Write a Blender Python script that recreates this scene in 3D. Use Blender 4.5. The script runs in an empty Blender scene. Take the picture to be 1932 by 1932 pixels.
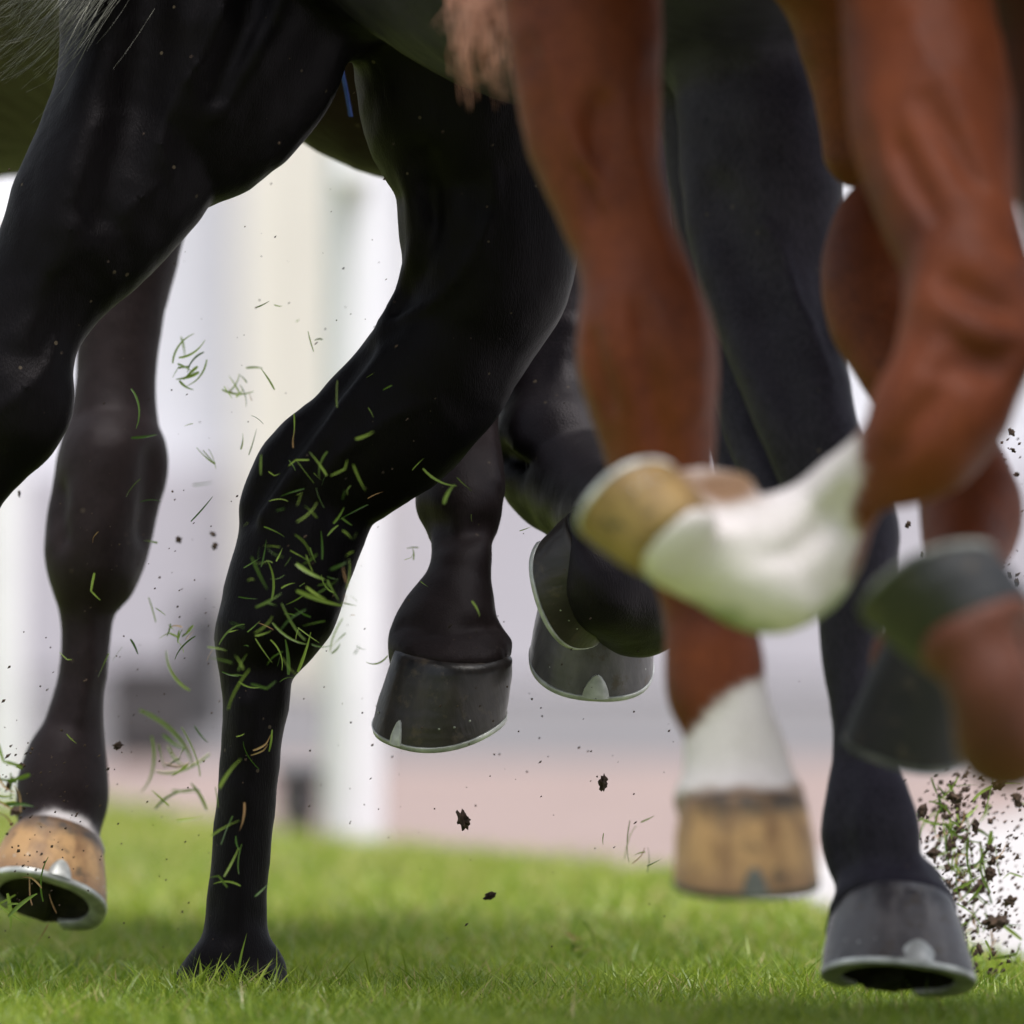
import bpy, math, random
import numpy as np
from mathutils import Vector, Matrix

random.seed(7)
rng = np.random.default_rng(11)
R = math.radians
sc = bpy.context.scene

# ------------------------------------------------------------------ camera, sky, sun, exposure
D0 = 14.0            # metres from the lens to the focused legs
HCAM = 0.435         # lens height
FW = 1.043           # metres the frame spans at the focus distance
UNIT = FW / 1932.0
cam_d = bpy.data.cameras.new('camera')
cam = bpy.data.objects.new('camera', cam_d)
sc.collection.objects.link(cam)
cam.location = (0, -D0, HCAM)
cam.rotation_euler = (R(90), 0, 0)
cam_d.sensor_width = 36.0
cam_d.lens = 36.0 * D0 / FW
cam_d.shift_y = 134.0 / 1932.0
cam_d.clip_start = 0.5
cam_d.clip_end = 3000
cam_d.dof.use_dof = True
cam_d.dof.focus_distance = D0 - 0.02
cam_d.dof.aperture_fstop = cam_d.lens / 90.0
cam_d.dof.aperture_blades = 0
sc.camera = cam

SUN_EL, SUN_AZ = 73.0, 150.0     # degrees; azimuth the light comes FROM, clockwise from +Y
world = bpy.data.worlds.new('World')
sc.world = world
world.use_nodes = True
wn = world.node_tree
wn.nodes.clear()
sky = wn.nodes.new('ShaderNodeTexSky')
sky.sky_type = 'NISHITA'
sky.sun_disc = False
sky.sun_elevation = R(SUN_EL)
sky.sun_rotation = R(SUN_AZ)
sky.air_density = 1.0
sky.dust_density = 3.0
sky.ozone_density = 1.0
hsv = wn.nodes.new('ShaderNodeHueSaturation')
hsv.inputs['Saturation'].default_value = 0.35
bg = wn.nodes.new('ShaderNodeBackground')
bg.inputs['Strength'].default_value = 0.10
wo = wn.nodes.new('ShaderNodeOutputWorld')
wn.links.new(sky.outputs[0], hsv.inputs['Color'])
wn.links.new(hsv.outputs[0], bg.inputs['Color'])
wn.links.new(bg.outputs[0], wo.inputs['Surface'])

sun_d = bpy.data.lights.new('sun', 'SUN')
sun_d.energy = 2.6
sun_d.angle = R(48)
sun_d.color = (1.0, 0.96, 0.90)
sun = bpy.data.objects.new('sun', sun_d)
sc.collection.objects.link(sun)
az, el = R(SUN_AZ), R(SUN_EL)
to_sun = Vector((math.sin(az) * math.cos(el), math.cos(az) * math.cos(el), math.sin(el)))
sun.rotation_euler = to_sun.to_track_quat('Z', 'Y').to_euler()
sun.location = (0, 0, 20)

vs = sc.view_settings
vs.view_transform = 'Standard'
vs.look = 'None'
vs.gamma = 1.0
vs.use_curve_mapping = False
vs.exposure = 0.94
sc.cycles.use_denoising = True
sc.cycles.max_bounces = 6

# ------------------------------------------------------------------ helpers
def P(px, py, dd=0.0):
    """point whose picture coordinates are px,py (of 1932) standing dd metres behind the focused legs"""
    s = UNIT * (D0 + dd) / D0
    return np.array([(px - 966.0) * s, dd, HCAM + (1100.0 - py) * s])

def mpp(dd):
    return UNIT * (D0 + dd) / D0

def link(o, parent=None):
    sc.collection.objects.link(o)
    if parent is not None:
        o.parent = parent
    return o

def mesh_obj(name, V, F, mat, parent=None, smooth=True):
    me = bpy.data.meshes.new(name)
    me.from_pydata([tuple(v) for v in V], [], [tuple(f) for f in F])
    if mat is not None:
        for m in (mat if isinstance(mat, (list, tuple)) else [mat]):
            me.materials.append(m)
    if smooth:
        me.polygons.foreach_set('use_smooth', np.ones(len(me.polygons), bool))
    me.update()
    return link(bpy.data.objects.new(name, me), parent)

def big_mesh(name, V, loops, starts, totals, mat, smooth=True):
    me = bpy.data.meshes.new(name)
    me.vertices.add(len(V)); me.vertices.foreach_set('co', np.asarray(V, np.float32).ravel())
    me.loops.add(len(loops)); me.loops.foreach_set('vertex_index', np.asarray(loops, np.int32))
    me.polygons.add(len(starts))
    me.polygons.foreach_set('loop_start', np.asarray(starts, np.int32))
    me.polygons.foreach_set('loop_total', np.asarray(totals, np.int32))
    me.polygons.foreach_set('use_smooth', np.full(len(starts), smooth, bool))
    if mat: me.materials.append(mat)
    me.update(calc_edges=True)
    me.validate()
    return me

def tag(o, label=None, cat=None, group=None, kind=None):
    if label: o['label'] = label
    if cat: o['category'] = cat
    if group: o['group'] = group
    if kind: o['kind'] = kind
    return o

def empty(name, loc):
    o = bpy.data.objects.new(name, None)
    o.empty_display_size = 0.1
    o.location = loc
    return link(o)

def fix_parent(o, root):
    """keep world placement of a part built in world coordinates"""
    o.parent = root
    o.matrix_parent_inverse = Matrix.Translation(root.location).inverted()

# ------------------------------------------------------------------ materials
def new_mat(name):
    m = bpy.data.materials.new(name); m.use_nodes = True
    nt = m.node_tree
    b = nt.nodes['Principled BSDF']
    return m, nt, b

def N(nt, t, **kw):
    n = nt.nodes.new(t)
    for k, v in kw.items(): setattr(n, k, v)
    return n

def ramp(nt, src, stops):
    r = N(nt, 'ShaderNodeValToRGB')
    e = r.color_ramp.elements
    while len(e) < len(stops): e.new(0.5)
    for i, (p, c) in enumerate(stops):
        e[i].position = p; e[i].color = (*c, 1)
    nt.links.new(src, r.inputs['Fac'])
    return r

def coat_mat(name, dark, mid, rough=0.42, spec=0.5, sheen=0.25, sheen_tint=(1, 1, 1), hair_bump=0.38, marks=False, greyer=False, torso=None):
    m, nt, b = new_mat(name)
    tc = N(nt, 'ShaderNodeNewGeometry')
    mp = N(nt, 'ShaderNodeMapping'); mp.inputs['Scale'].default_value = (1, 1, 0.16)
    nt.links.new(tc.outputs['Position'], mp.inputs['Vector'])
    hair = N(nt, 'ShaderNodeTexNoise'); hair.inputs['Scale'].default_value = 700; hair.inputs['Detail'].default_value = 3
    nt.links.new(mp.outputs[0], hair.inputs['Vector'])
    big = N(nt, 'ShaderNodeTexNoise'); big.inputs['Scale'].default_value = 14; big.inputs['Detail'].default_value = 4
    nt.links.new(tc.outputs['Position'], big.inputs['Vector'])
    mx = N(nt, 'ShaderNodeMix', data_type='FLOAT'); mx.inputs['Factor'].default_value = 0.6
    nt.links.new(big.outputs['Fac'], mx.inputs['A']); nt.links.new(hair.outputs['Fac'], mx.inputs['B'])
    r = ramp(nt, mx.outputs[0], [(0.30, dark), (0.70, mid)])
    col = r.outputs[0]
    if greyer:
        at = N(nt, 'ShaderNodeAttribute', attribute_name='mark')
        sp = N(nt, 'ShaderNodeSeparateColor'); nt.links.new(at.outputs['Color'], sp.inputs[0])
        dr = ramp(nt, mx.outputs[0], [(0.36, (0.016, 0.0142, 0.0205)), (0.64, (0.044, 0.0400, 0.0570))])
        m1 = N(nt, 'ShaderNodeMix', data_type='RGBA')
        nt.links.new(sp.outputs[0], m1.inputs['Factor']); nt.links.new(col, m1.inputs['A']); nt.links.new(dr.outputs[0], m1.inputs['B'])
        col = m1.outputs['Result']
    if marks:
        at = N(nt, 'ShaderNodeAttribute', attribute_name='mark')
        sp = N(nt, 'ShaderNodeSeparateColor'); nt.links.new(at.outputs['Color'], sp.inputs[0])
        wr = ramp(nt, mx.outputs[0], [(0.34, (0.50, 0.465, 0.46)), (0.64, (0.77, 0.725, 0.735))])
        m1 = N(nt, 'ShaderNodeMix', data_type='RGBA')
        nt.links.new(sp.outputs[0], m1.inputs['Factor']); nt.links.new(col, m1.inputs['A']); nt.links.new(wr.outputs[0], m1.inputs['B'])
        if torso is not None:
            m0 = N(nt, 'ShaderNodeMix', data_type='RGBA'); m0.inputs['A'].default_value = (*torso, 1)
            nt.links.new(at.outputs['Alpha'], m0.inputs['Factor']); nt.links.new(col, m0.inputs['B'])
            nt.links.new(m0.outputs['Result'], m1.inputs['A'])
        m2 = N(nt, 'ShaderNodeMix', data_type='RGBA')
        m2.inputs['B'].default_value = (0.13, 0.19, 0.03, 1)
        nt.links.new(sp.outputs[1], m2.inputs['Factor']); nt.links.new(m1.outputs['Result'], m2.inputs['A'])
        m3 = N(nt, 'ShaderNodeMix', data_type='RGBA')
        m3.inputs['B'].default_value = (0.20, 0.105, 0.045, 1)
        nt.links.new(sp.outputs[2], m3.inputs['Factor']); nt.links.new(m2.outputs['Result'], m3.inputs['A'])
        col = m3.outputs['Result']
    vo = N(nt, 'ShaderNodeTexVoronoi'); vo.inputs['Scale'].default_value = 85
    nt.links.new(tc.outputs['Position'], vo.inputs['Vector'])
    sv = N(nt, 'ShaderNodeSeparateColor'); nt.links.new(vo.outputs['Color'], sv.inputs[0])
    th_ = N(nt, 'ShaderNodeMapRange'); th_.inputs['From Min'].default_value = 0.90; th_.inputs['From Max'].default_value = 1.0
    th_.inputs['To Min'].default_value = 0.0; th_.inputs['To Max'].default_value = 0.20
    nt.links.new(sv.outputs[0], th_.inputs['Value'])
    ls = N(nt, 'ShaderNodeMath', operation='LESS_THAN'); nt.links.new(vo.outputs['Distance'], ls.inputs[0]); nt.links.new(th_.outputs[0], ls.inputs[1])
    fm = N(nt, 'ShaderNodeMath', operation='MULTIPLY'); fm.inputs[1].default_value = 0.38; nt.links.new(ls.outputs[0], fm.inputs[0])
    mf = N(nt, 'ShaderNodeMix', data_type='RGBA'); mf.inputs['B'].default_value = (0.16, 0.125, 0.085, 1)
    nt.links.new(fm.outputs[0], mf.inputs['Factor']); nt.links.new(col, mf.inputs['A'])
    col = mf.outputs['Result']
    nt.links.new(col, b.inputs['Base Color'])
    rr = N(nt, 'ShaderNodeMapRange'); rr.inputs['To Min'].default_value = rough - 0.06; rr.inputs['To Max'].default_value = rough + 0.12
    nt.links.new(mx.outputs[0], rr.inputs['Value']); nt.links.new(rr.outputs[0], b.inputs['Roughness'])
    b.inputs['Specular IOR Level'].default_value = spec
    b.inputs['Specular Tint'].default_value = (1.0, 0.93, 1.0, 1)      # sheen tinted faintly violet to cancel green reflected off the turf
    if marks:
        sm = N(nt, 'ShaderNodeMapRange'); sm.inputs['To Min'].default_value = spec; sm.inputs['To Max'].default_value = 0.06
        nt.links.new(sp.outputs[0], sm.inputs['Value']); nt.links.new(sm.outputs[0], b.inputs['Specular IOR Level'])
    b.inputs['Sheen Weight'].default_value = sheen
    b.inputs['Sheen Roughness'].default_value = 0.4
    b.inputs['Sheen Tint'].default_value = (*sheen_tint, 1)
    bp = N(nt, 'ShaderNodeBump'); bp.inputs['Strength'].default_value = hair_bump; bp.inputs['Distance'].default_value = 0.0015
    bp2 = N(nt, 'ShaderNodeBump'); bp2.inputs['Strength'].default_value = 0.22; bp2.inputs['Distance'].default_value = 0.006
    med = N(nt, 'ShaderNodeTexNoise'); med.inputs['Scale'].default_value = 34; med.inputs['Detail'].default_value = 3
    nt.links.new(mp.outputs[0], med.inputs['Vector'])
    nt.links.new(med.outputs['Fac'], bp2.inputs['Height'])
    nt.links.new(hair.outputs['Fac'], bp.inputs['Height']); nt.links.new(bp2.outputs[0], bp.inputs['Normal'])
    nt.links.new(bp.outputs[0], b.inputs['Normal'])
    return m

M = {}
M['black'] = coat_mat('black_coat', (0.0008, 0.0006, 0.0007), (0.0024, 0.0018, 0.0022), 0.46, 0.11, 0.004, greyer=True)
M['bluegrey'] = coat_mat('black_coat_dusty', (0.0034, 0.0027, 0.0036), (0.0135, 0.0102, 0.0140), 0.42, 0.20, 0.01)
M['darkbay'] = coat_mat('dark_bay_coat', (0.0085, 0.0058, 0.0060), (0.025, 0.0170, 0.0176), 0.50, 0.13, 0.01, marks=True, torso=(0.013, 0.0040, 0.0042))
M['chestnut'] = coat_mat('chestnut_coat', (0.036, 0.0078, 0.003), (0.215, 0.054, 0.017), 0.5, 0.20, 0.02, (1, .75, .6), marks=True)
M['bay'] = coat_mat('bay_coat', (0.030, 0.0085, 0.004), (0.115, 0.034, 0.015), 0.52, 0.25, 0.05, (1, .75, .6))

def simple(name, c1, c2, scale, rough, metallic=0.0, bump=0.0, spec=0.5, detail=5, stretch=(1, 1, 1)):
    m, nt, b = new_mat(name)
    tc = N(nt, 'ShaderNodeTexCoord')
    mp = N(nt, 'ShaderNodeMapping'); mp.inputs['Scale'].default_value = stretch
    nt.links.new(tc.outputs['Object'], mp.inputs['Vector'])
    n = N(nt, 'ShaderNodeTexNoise'); n.inputs['Scale'].default_value = scale; n.inputs['Detail'].default_value = detail
    nt.links.new(mp.outputs[0], n.inputs['Vector'])
    r = ramp(nt, n.outputs['Fac'], [(0.32, c1), (0.68, c2)])
    nt.links.new(r.outputs[0], b.inputs['Base Color'])
    b.inputs['Roughness'].default_value = rough
    b.inputs['Metallic'].default_value = metallic
    b.inputs['Specular IOR Level'].default_value = spec
    if bump:
        bp = N(nt, 'ShaderNodeBump'); bp.inputs['Strength'].default_value = bump; bp.inputs['Distance'].default_value = 0.004
        nt.links.new(n.outputs['Fac'], bp.inputs['Height']); nt.links.new(bp.outputs[0], b.inputs['Normal'])
    return m

def horn_mat(name, top, mid, low, patch, rough=0.5):
    """hoof horn: growth rings, vertical streaks, a darker or lighter band by height (object z 0..0.08)"""
    m, nt, b = new_mat(name)
    tc = N(nt, 'ShaderNodeTexCoord')
    sp = N(nt, 'ShaderNodeSeparateXYZ'); nt.links.new(tc.outputs['Object'], sp.inputs[0])
    n = N(nt, 'ShaderNodeTexNoise'); n.inputs['Scale'].default_value = 28; n.inputs['Detail'].default_value = 4
    nt.links.new(tc.outputs['Object'], n.inputs['Vector'])
    a = N(nt, 'ShaderNodeMath', operation='MULTIPLY'); a.inputs[1].default_value = 12.5
    nt.links.new(sp.outputs[2], a.inputs[0])
    a1 = N(nt, 'ShaderNodeMath', operation='MULTIPLY_ADD'); a1.inputs[1].default_value = 0.55; 
    nt.links.new(n.outputs['Fac'], a1.inputs[0]); nt.links.new(a.outputs[0], a1.inputs[2])
    a2 = N(nt, 'ShaderNodeMath', operation='ADD'); a2.inputs[1].default_value = -0.27
    nt.links.new(a1.outputs[0], a2.inputs[0])
    r = ramp(nt, a2.outputs[0], [(0.04, low), (0.32, mid), (0.66, mid), (0.9, top)])
    mp = N(nt, 'ShaderNodeMapping'); mp.inputs['Scale'].default_value = (1, 1, 0.12)
    nt.links.new(tc.outputs['Object'], mp.inputs['Vector'])
    st = N(nt, 'ShaderNodeTexNoise'); st.inputs['Scale'].default_value = 60; st.inputs['Detail'].default_value = 4
    nt.links.new(mp.outputs[0], st.inputs['Vector'])
    sr = ramp(nt, st.outputs['Fac'], [(0.45, (0, 0, 0)), (0.72, (1, 1, 1))])
    mx = N(nt, 'ShaderNodeMix', data_type='RGBA'); mx.inputs['B'].default_value = (*patch, 1)
    nt.links.new(sr.outputs[0], mx.inputs['Factor']); nt.links.new(r.outputs[0], mx.inputs['A'])
    mu = N(nt, 'ShaderNodeTexNoise'); mu.inputs['Scale'].default_value = 45; mu.inputs['Detail'].default_value = 8; mu.inputs['Roughness'].default_value = 0.7
    nt.links.new(tc.outputs['Object'], mu.inputs['Vector'])
    mr = ramp(nt, mu.outputs['Fac'], [(0.56, (0, 0, 0)), (0.66, (0.8, 0.8, 0.8))])
    mm = N(nt, 'ShaderNodeMix', data_type='RGBA'); mm.inputs['B'].default_value = (0.075, 0.055, 0.035, 1)
    nt.links.new(mr.outputs[0], mm.inputs['Factor']); nt.links.new(mx.outputs['Result'], mm.inputs['A'])
    nt.links.new(mm.outputs['Result'], b.inputs['Base Color'])
    b.inputs['Roughness'].default_value = rough
    bp = N(nt, 'ShaderNodeBump'); bp.inputs['Strength'].default_value = 0.6; bp.inputs['Distance'].default_value = 0.002
    wv = N(nt, 'ShaderNodeTexWave'); wv.bands_direction = 'Z'; wv.inputs['Scale'].default_value = 27; wv.inputs['Distortion'].default_value = 7.0; wv.inputs['Detail'].default_value = 3
    nt.links.new(tc.outputs['Object'], wv.inputs['Vector'])
    ad = N(nt, 'ShaderNodeMath', operation='MULTIPLY_ADD'); ad.inputs[1].default_value = 0.07
    nt.links.new(wv.outputs['Fac'], ad.inputs[0]); nt.links.new(st.outputs['Fac'], ad.inputs[2])
    nt.links.new(ad.outputs[0], bp.inputs['Height']); nt.links.new(bp.outputs[0], b.inputs['Normal'])
    return m

M['horn_black'] = horn_mat('black_horn', (0.004, 0.0032, 0.0036), (0.020, 0.0155, 0.0145), (0.026, 0.020, 0.017), (0.040, 0.031, 0.027), 0.38)
M['horn_grey'] = horn_mat('grey_horn', (0.040, 0.036, 0.042), (0.100, 0.092, 0.098), (0.08, 0.074, 0.078), (0.15, 0.138, 0.14), 0.33)
M['horn_tan'] = horn_mat('tan_horn', (0.06, 0.042, 0.032), (0.46, 0.27, 0.115), (0.30, 0.17, 0.08), (0.22, 0.115, 0.05), 0.5)
M['horn_yellow'] = horn_mat('yellow_horn', (0.09, 0.055, 0.03), (0.30, 0.195, 0.075), (0.24, 0.15, 0.055), (0.17, 0.10, 0.045), 0.5)
M['horn_slate'] = horn_mat('slate_horn', (0.03, 0.022, 0.016), (0.008, 0.0085, 0.010), (0.010, 0.011, 0.012), (0.014, 0.015, 0.017), 0.45)
M['shoe'] = simple('racing_plate_aluminium', (0.30, 0.31, 0.30), (0.80, 0.81, 0.79), 34, 0.40, 0.35, 0.3)
M['horn_dark'] = horn_mat('dark_horn', (0.012, 0.011, 0.009), (0.0045, 0.0042, 0.0036), (0.005, 0.0046, 0.004), (0.008, 0.0074, 0.006), 0.65)
M['shoe_dark'] = simple('dark_racing_plate', (0.03, 0.034, 0.03), (0.20, 0.205, 0.19), 26, 0.6, 0.2, 0.4)  # dark plate: shade on the folded bay foot's rim put into its colour
M['sole'] = simple('packed_sole', (0.010, 0.009, 0.007), (0.035, 0.028, 0.02), 90, 0.9, 0, 0.8)
M['hair_grey'] = simple('tail_hair_grey', (0.05, 0.05, 0.042), (0.24, 0.24, 0.20), 40, 0.5, spec=0.6)
M['hair_red'] = simple('tail_hair_chestnut', (0.30, 0.12, 0.06), (0.66, 0.36, 0.25), 40, 0.5)
M['hair_dark'] = simple('dark_hair', (0.004, 0.004, 0.0045), (0.02, 0.019, 0.021), 60, 0.55, spec=0.3)
M['hair_pale'] = simple('pale_hair', (0.34, 0.31, 0.27), (0.62, 0.58, 0.52), 60, 0.7, spec=0.3)
M['blue'] = simple('blue_webbing', (0.02, 0.06, 0.28), (0.05, 0.12, 0.42), 80, 0.6)
M['soil'] = simple('dark_soil', (0.018, 0.011, 0.007), (0.085, 0.052, 0.034), 160, 0.95, 0, 0.8)

# ------------------------------------------------------------------ smooth solid modelling (bodies are one continuous skin)
def spline(rows, step=0.006):
    """Catmull-Rom through rows (n,k): first three columns are a point, the rest ride along; resampled by arc length"""
    rows = np.asarray(rows, float)
    p = np.vstack([2 * rows[0] - rows[1], rows, 2 * rows[-1] - rows[-2]])
    out = []
    for i in range(1, len(p) - 2):
        p0, p1, p2, p3 = p[i - 1], p[i], p[i + 1], p[i + 2]
        n = max(2, int(np.linalg.norm(p2[:3] - p1[:3]) / step))
        t = np.linspace(0, 1, n, endpoint=False)[:, None]
        c = 0.5 * (2 * p1 + (p2 - p0) * t + (2 * p0 - 5 * p1 + 4 * p2 - p3) * t ** 2 + (3 * p1 - p0 - 3 * p2 + p3) * t ** 3)
        out.append(c)
    out.append(rows[-1:])
    c = np.vstack(out)
    lo, hi = rows[:, 3:].min(0), rows[:, 3:].max(0)
    c[:, 3:] = np.clip(c[:, 3:], lo * 0.9, hi * 1.1)
    return c

def limb(pairs, depth, ratio=1.0, step=0.006):
    """outline pairs (left x,y, right x,y) at given depths -> samples (x,y,z, radius across, radius in depth)"""
    n = len(pairs)
    ts = np.linspace(0, 1, n)
    if np.isscalar(depth): dd = np.full(n, float(depth))
    else: dd = np.interp(ts, np.linspace(0, 1, len(depth)), depth)
    if np.isscalar(ratio): rt = np.full(n, float(ratio))
    else: rt = np.interp(ts, np.linspace(0, 1, len(ratio)), ratio)
    rows = []
    for (xl, yl, xr, yr), d, q in zip(pairs, dd, rt):
        a, b = P(xl, yl, d), P(xr, yr, d)
        h = np.linalg.norm(a - b) / 2
        rows.append([*((a + b) / 2), h, h * q])
    return spline(rows, step)

def tube(pts, step=0.008):
    """(px, py, radius px, depth[, ratio])"""
    rows = []
    for t in pts:
        q = t[4] if len(t) > 4 else 1.0
        r = t[2] * mpp(t[3])
        rows.append([*P(t[0], t[1], t[3]), r, r * q])
    return spline(rows, step)

def front(sam, px, py):
    """nearest surface depth of a limb seen at px,py"""
    best = None
    for x, y, z, a, b in sam:
        q = P(px, py, y)
        r2 = ((q[0] - x) ** 2 + (q[2] - z) ** 2) / (a * a)
        if r2 < 1:
            f = y - b * math.sqrt(1 - r2)
            if best is None or f < best: best = f
    if best is None:
        k = np.argmin([(P(px, py, s[1])[0] - s[0]) ** 2 + (P(px, py, s[1])[2] - s[2]) ** 2 for s in sam])
        best = sam[k][1]
    return best

def on_surface(sam, pts, sink=0.0):
    """line drawn on a limb's near surface: (px, py, radius px)"""
    rows = []
    for px, py, r in pts:
        d = front(sam, px, py) + sink
        rr = r * mpp(d)
        rows.append([*P(px, py, d), rr, rr])
    return spline(rows, 0.006)

class Solid:
    def __init__(s, vox): s.vox = vox; s.ops = []
    def add(s, sam, k=0.02): s.ops.append((np.asarray(sam), k, 1)); return sam
    def cut(s, sam, k=0.012): s.ops.append((np.asarray(sam), k, -1)); return sam
    def blob(s, c, axes, radii, k=0.015): s.ops.append(((np.asarray(c), np.asarray(axes), np.asarray(radii)), k, 2))
    def build(s, zmax=1.75):
        v = s.vox
        lo = np.full(3, 1e9); hi = -lo
        for o, k, sg in s.ops:
            if sg == 1:
                rr = np.maximum(o[:, 3], o[:, 4])[:, None]
                lo = np.minimum(lo, (o[:, :3] - rr).min(0)); hi = np.maximum(hi, (o[:, :3] + rr).max(0))
        lo -= 0.06; hi += 0.06
        hi[2] = min(hi[2], zmax)
        n = np.ceil((hi - lo) / v).astype(int) + 1
        F = np.full(n, 1.0, np.float32)
        ax = [lo[i] + v * np.arange(n[i]) for i in range(3)]
        for o, k, sg in s.ops:
            if sg == 2:
                c, A, rad = o
                mrg = rad.max() + k + 3 * v
                i0 = np.maximum(((c - mrg - lo) / v).astype(int), 0); i1 = np.minimum(((c + mrg - lo) / v).astype(int) + 2, n)
                if np.any(i1 <= i0): continue
                g = np.stack(np.meshgrid(*[ax[i][i0[i]:i1[i]] - c[i] for i in range(3)], indexing='ij'), -1)
                q = (g @ A.T) / rad
                G = ((np.sqrt((q ** 2).sum(-1)) - 1) * rad.min()).astype(np.float32)
            else:
                rr = np.maximum(o[:, 3], o[:, 4]).max()
                mrg = 2 * k + 3 * v
                i0 = np.maximum((((o[:, :3] - np.maximum(o[:, 3], o[:, 4])[:, None]).min(0) - mrg - lo) / v).astype(int), 0)
                i1 = np.minimum((((o[:, :3] + np.maximum(o[:, 3], o[:, 4])[:, None]).max(0) + mrg - lo) / v).astype(int) + 2, n)
                if np.any(i1 <= i0): continue
                G = np.full(i1 - i0, 1.0, np.float32)
                for x, y, z, a, b in o:
                    m = max(a, b) + mrg
                    c = np.array([x, y, z])
                    j0 = np.maximum(((c - m - lo) / v).astype(int), i0); j1 = np.minimum(((c + m - lo) / v).astype(int) + 2, i1)
                    if np.any(j1 <= j0): continue
                    X = ((ax[0][j0[0]:j1[0]] - x) ** 2 / (a * a)).astype(np.float32)
                    Y = ((ax[1][j0[1]:j1[1]] - y) ** 2 / (b * b)).astype(np.float32)
                    Z = ((ax[2][j0[2]:j1[2]] - z) ** 2 / (a * a)).astype(np.float32)
                    d = (np.sqrt(X[:, None, None] + Y[None, :, None] + Z[None, None, :]) - 1) * min(a, b)
                    sl = tuple(slice(j0[i] - i0[i], j1[i] - i0[i]) for i in range(3))
                    np.minimum(G[sl], d, out=G[sl])
            sl = tuple(slice(i0[i], i1[i]) for i in range(3))
            E = F[sl]
            if sg > 0:
                h = np.clip(0.5 + 0.5 * (G - E) / k, 0, 1)
                F[sl] = G * (1 - h) + E * h - k * h * (1 - h)
            else:
                h = np.clip(0.5 - 0.5 * (E + G) / k, 0, 1)
                F[sl] = E * (1 - h) + (-G) * h + k * h * (1 - h)
        nb = np.argwhere(np.abs(F) < 0.02)      # muscle and skin are never quite smooth
        if len(nb):
            q = lo + v * nb
            X, Y, Z = q[:, 0], q[:, 1], q[:, 2]
            w = np.sin(70 * X + 2.2 * np.sin(31 * Z)) * np.sin(62 * Y + 1.7 * np.sin(23 * Z + 9 * X)) * np.sin(38 * Z + 2 * np.sin(40 * X + 3))
            w2 = np.sin(150 * X + 3 * np.sin(60 * Z)) * np.sin(140 * Y + 2 * np.sin(70 * X)) * np.sin(85 * Z + 2 * np.sin(90 * Y))
            F[nb[:, 0], nb[:, 1], nb[:, 2]] += (0.0013 * w + 0.0006 * w2).astype(np.float32)
        F[:, :, -1] = 1.0   # closed at the top
        return surface_nets(F, lo, v)

def surface_nets(F, lo, v):
    n = np.array(F.shape)
    ins = F < 0
    c = [ins[a:n[0] - 1 + a, b:n[1] - 1 + b, d:n[2] - 1 + d] for a in (0, 1) for b in (0, 1) for d in (0, 1)]
    s = np.zeros(c[0].shape, np.uint8)
    for q in c: s += q
    act = (s > 0) & (s < 8)
    I = np.argwhere(act)
    idx = np.full(act.shape, -1, np.int32)
    idx[act] = np.arange(len(I))
    acc = np.zeros((len(I), 3)); cnt = np.zeros(len(I))
    corners = [(a, b, d) for a in (0, 1) for b in (0, 1) for d in (0, 1)]
    val = {q: F[I[:, 0] + q[0], I[:, 1] + q[1], I[:, 2] + q[2]] for q in corners}
    for q in corners:
        for axis in range(3):
            if q[axis] == 0:
                w = list(q); w[axis] = 1; w = tuple(w)
                f0, f1 = val[q], val[w]
                m = (f0 < 0) != (f1 < 0)
                t = np.where(m, f0 / np.where(m, f0 - f1, 1), 0)
                pt = np.tile(np.array(q, float), (len(I), 1)); pt[:, axis] = t
                acc[m] += pt[m]; cnt[m] += 1
    V = lo + v * (I + acc / cnt[:, None])
    quads = []
    for axis in range(3):
        u, w = [(1, 2), (2, 0), (0, 1)][axis]
        sl0 = [slice(None)] * 3; sl1 = [slice(None)] * 3
        sl0[axis] = slice(0, n[axis] - 1); sl1[axis] = slice(1, n[axis])
        for q in (u, w):
            sl0[q] = slice(1, n[q] - 1); sl1[q] = slice(1, n[q] - 1)
        a, b = ins[tuple(sl0)], ins[tuple(sl1)]
        E = np.argwhere(a != b)
        if not len(E): continue
        flip = a[a != b]
        E[:, u] += 1; E[:, w] += 1
        def cell(du, dw):
            e = E.copy(); e[:, u] += du; e[:, w] += dw
            return idx[e[:, 0], e[:, 1], e[:, 2]]
        q = np.stack([cell(-1, -1), cell(0, -1), cell(0, 0), cell(-1, 0)], 1)
        q[~flip] = q[~flip][:, ::-1]
        quads.append(q)
    Q = np.vstack(quads)
    # one pass of tangential relaxation takes the voxel terracing out
    for _ in range(2):
        S = np.zeros_like(V); k = np.zeros(len(V))
        for a, b in ((0, 1), (1, 2), (2, 3), (3, 0)):
            np.add.at(S, Q[:, a], V[Q[:, b]]); np.add.at(k, Q[:, a], 1)
            np.add.at(S, Q[:, b], V[Q[:, a]]); np.add.at(k, Q[:, b], 1)
        V = V * 0.5 + 0.5 * S / np.maximum(k, 1)[:, None]
    return V, Q

# ------------------------------------------------------------------ hooves
def hoof_axes(up, toe):
    u = np.array(up, float); u /= np.linalg.norm(u)
    t = np.array(toe, float); t -= u * t.dot(u); t /= np.linalg.norm(t)
    r = np.cross(t, u)
    return r, t, u           # right, toe, up

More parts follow.
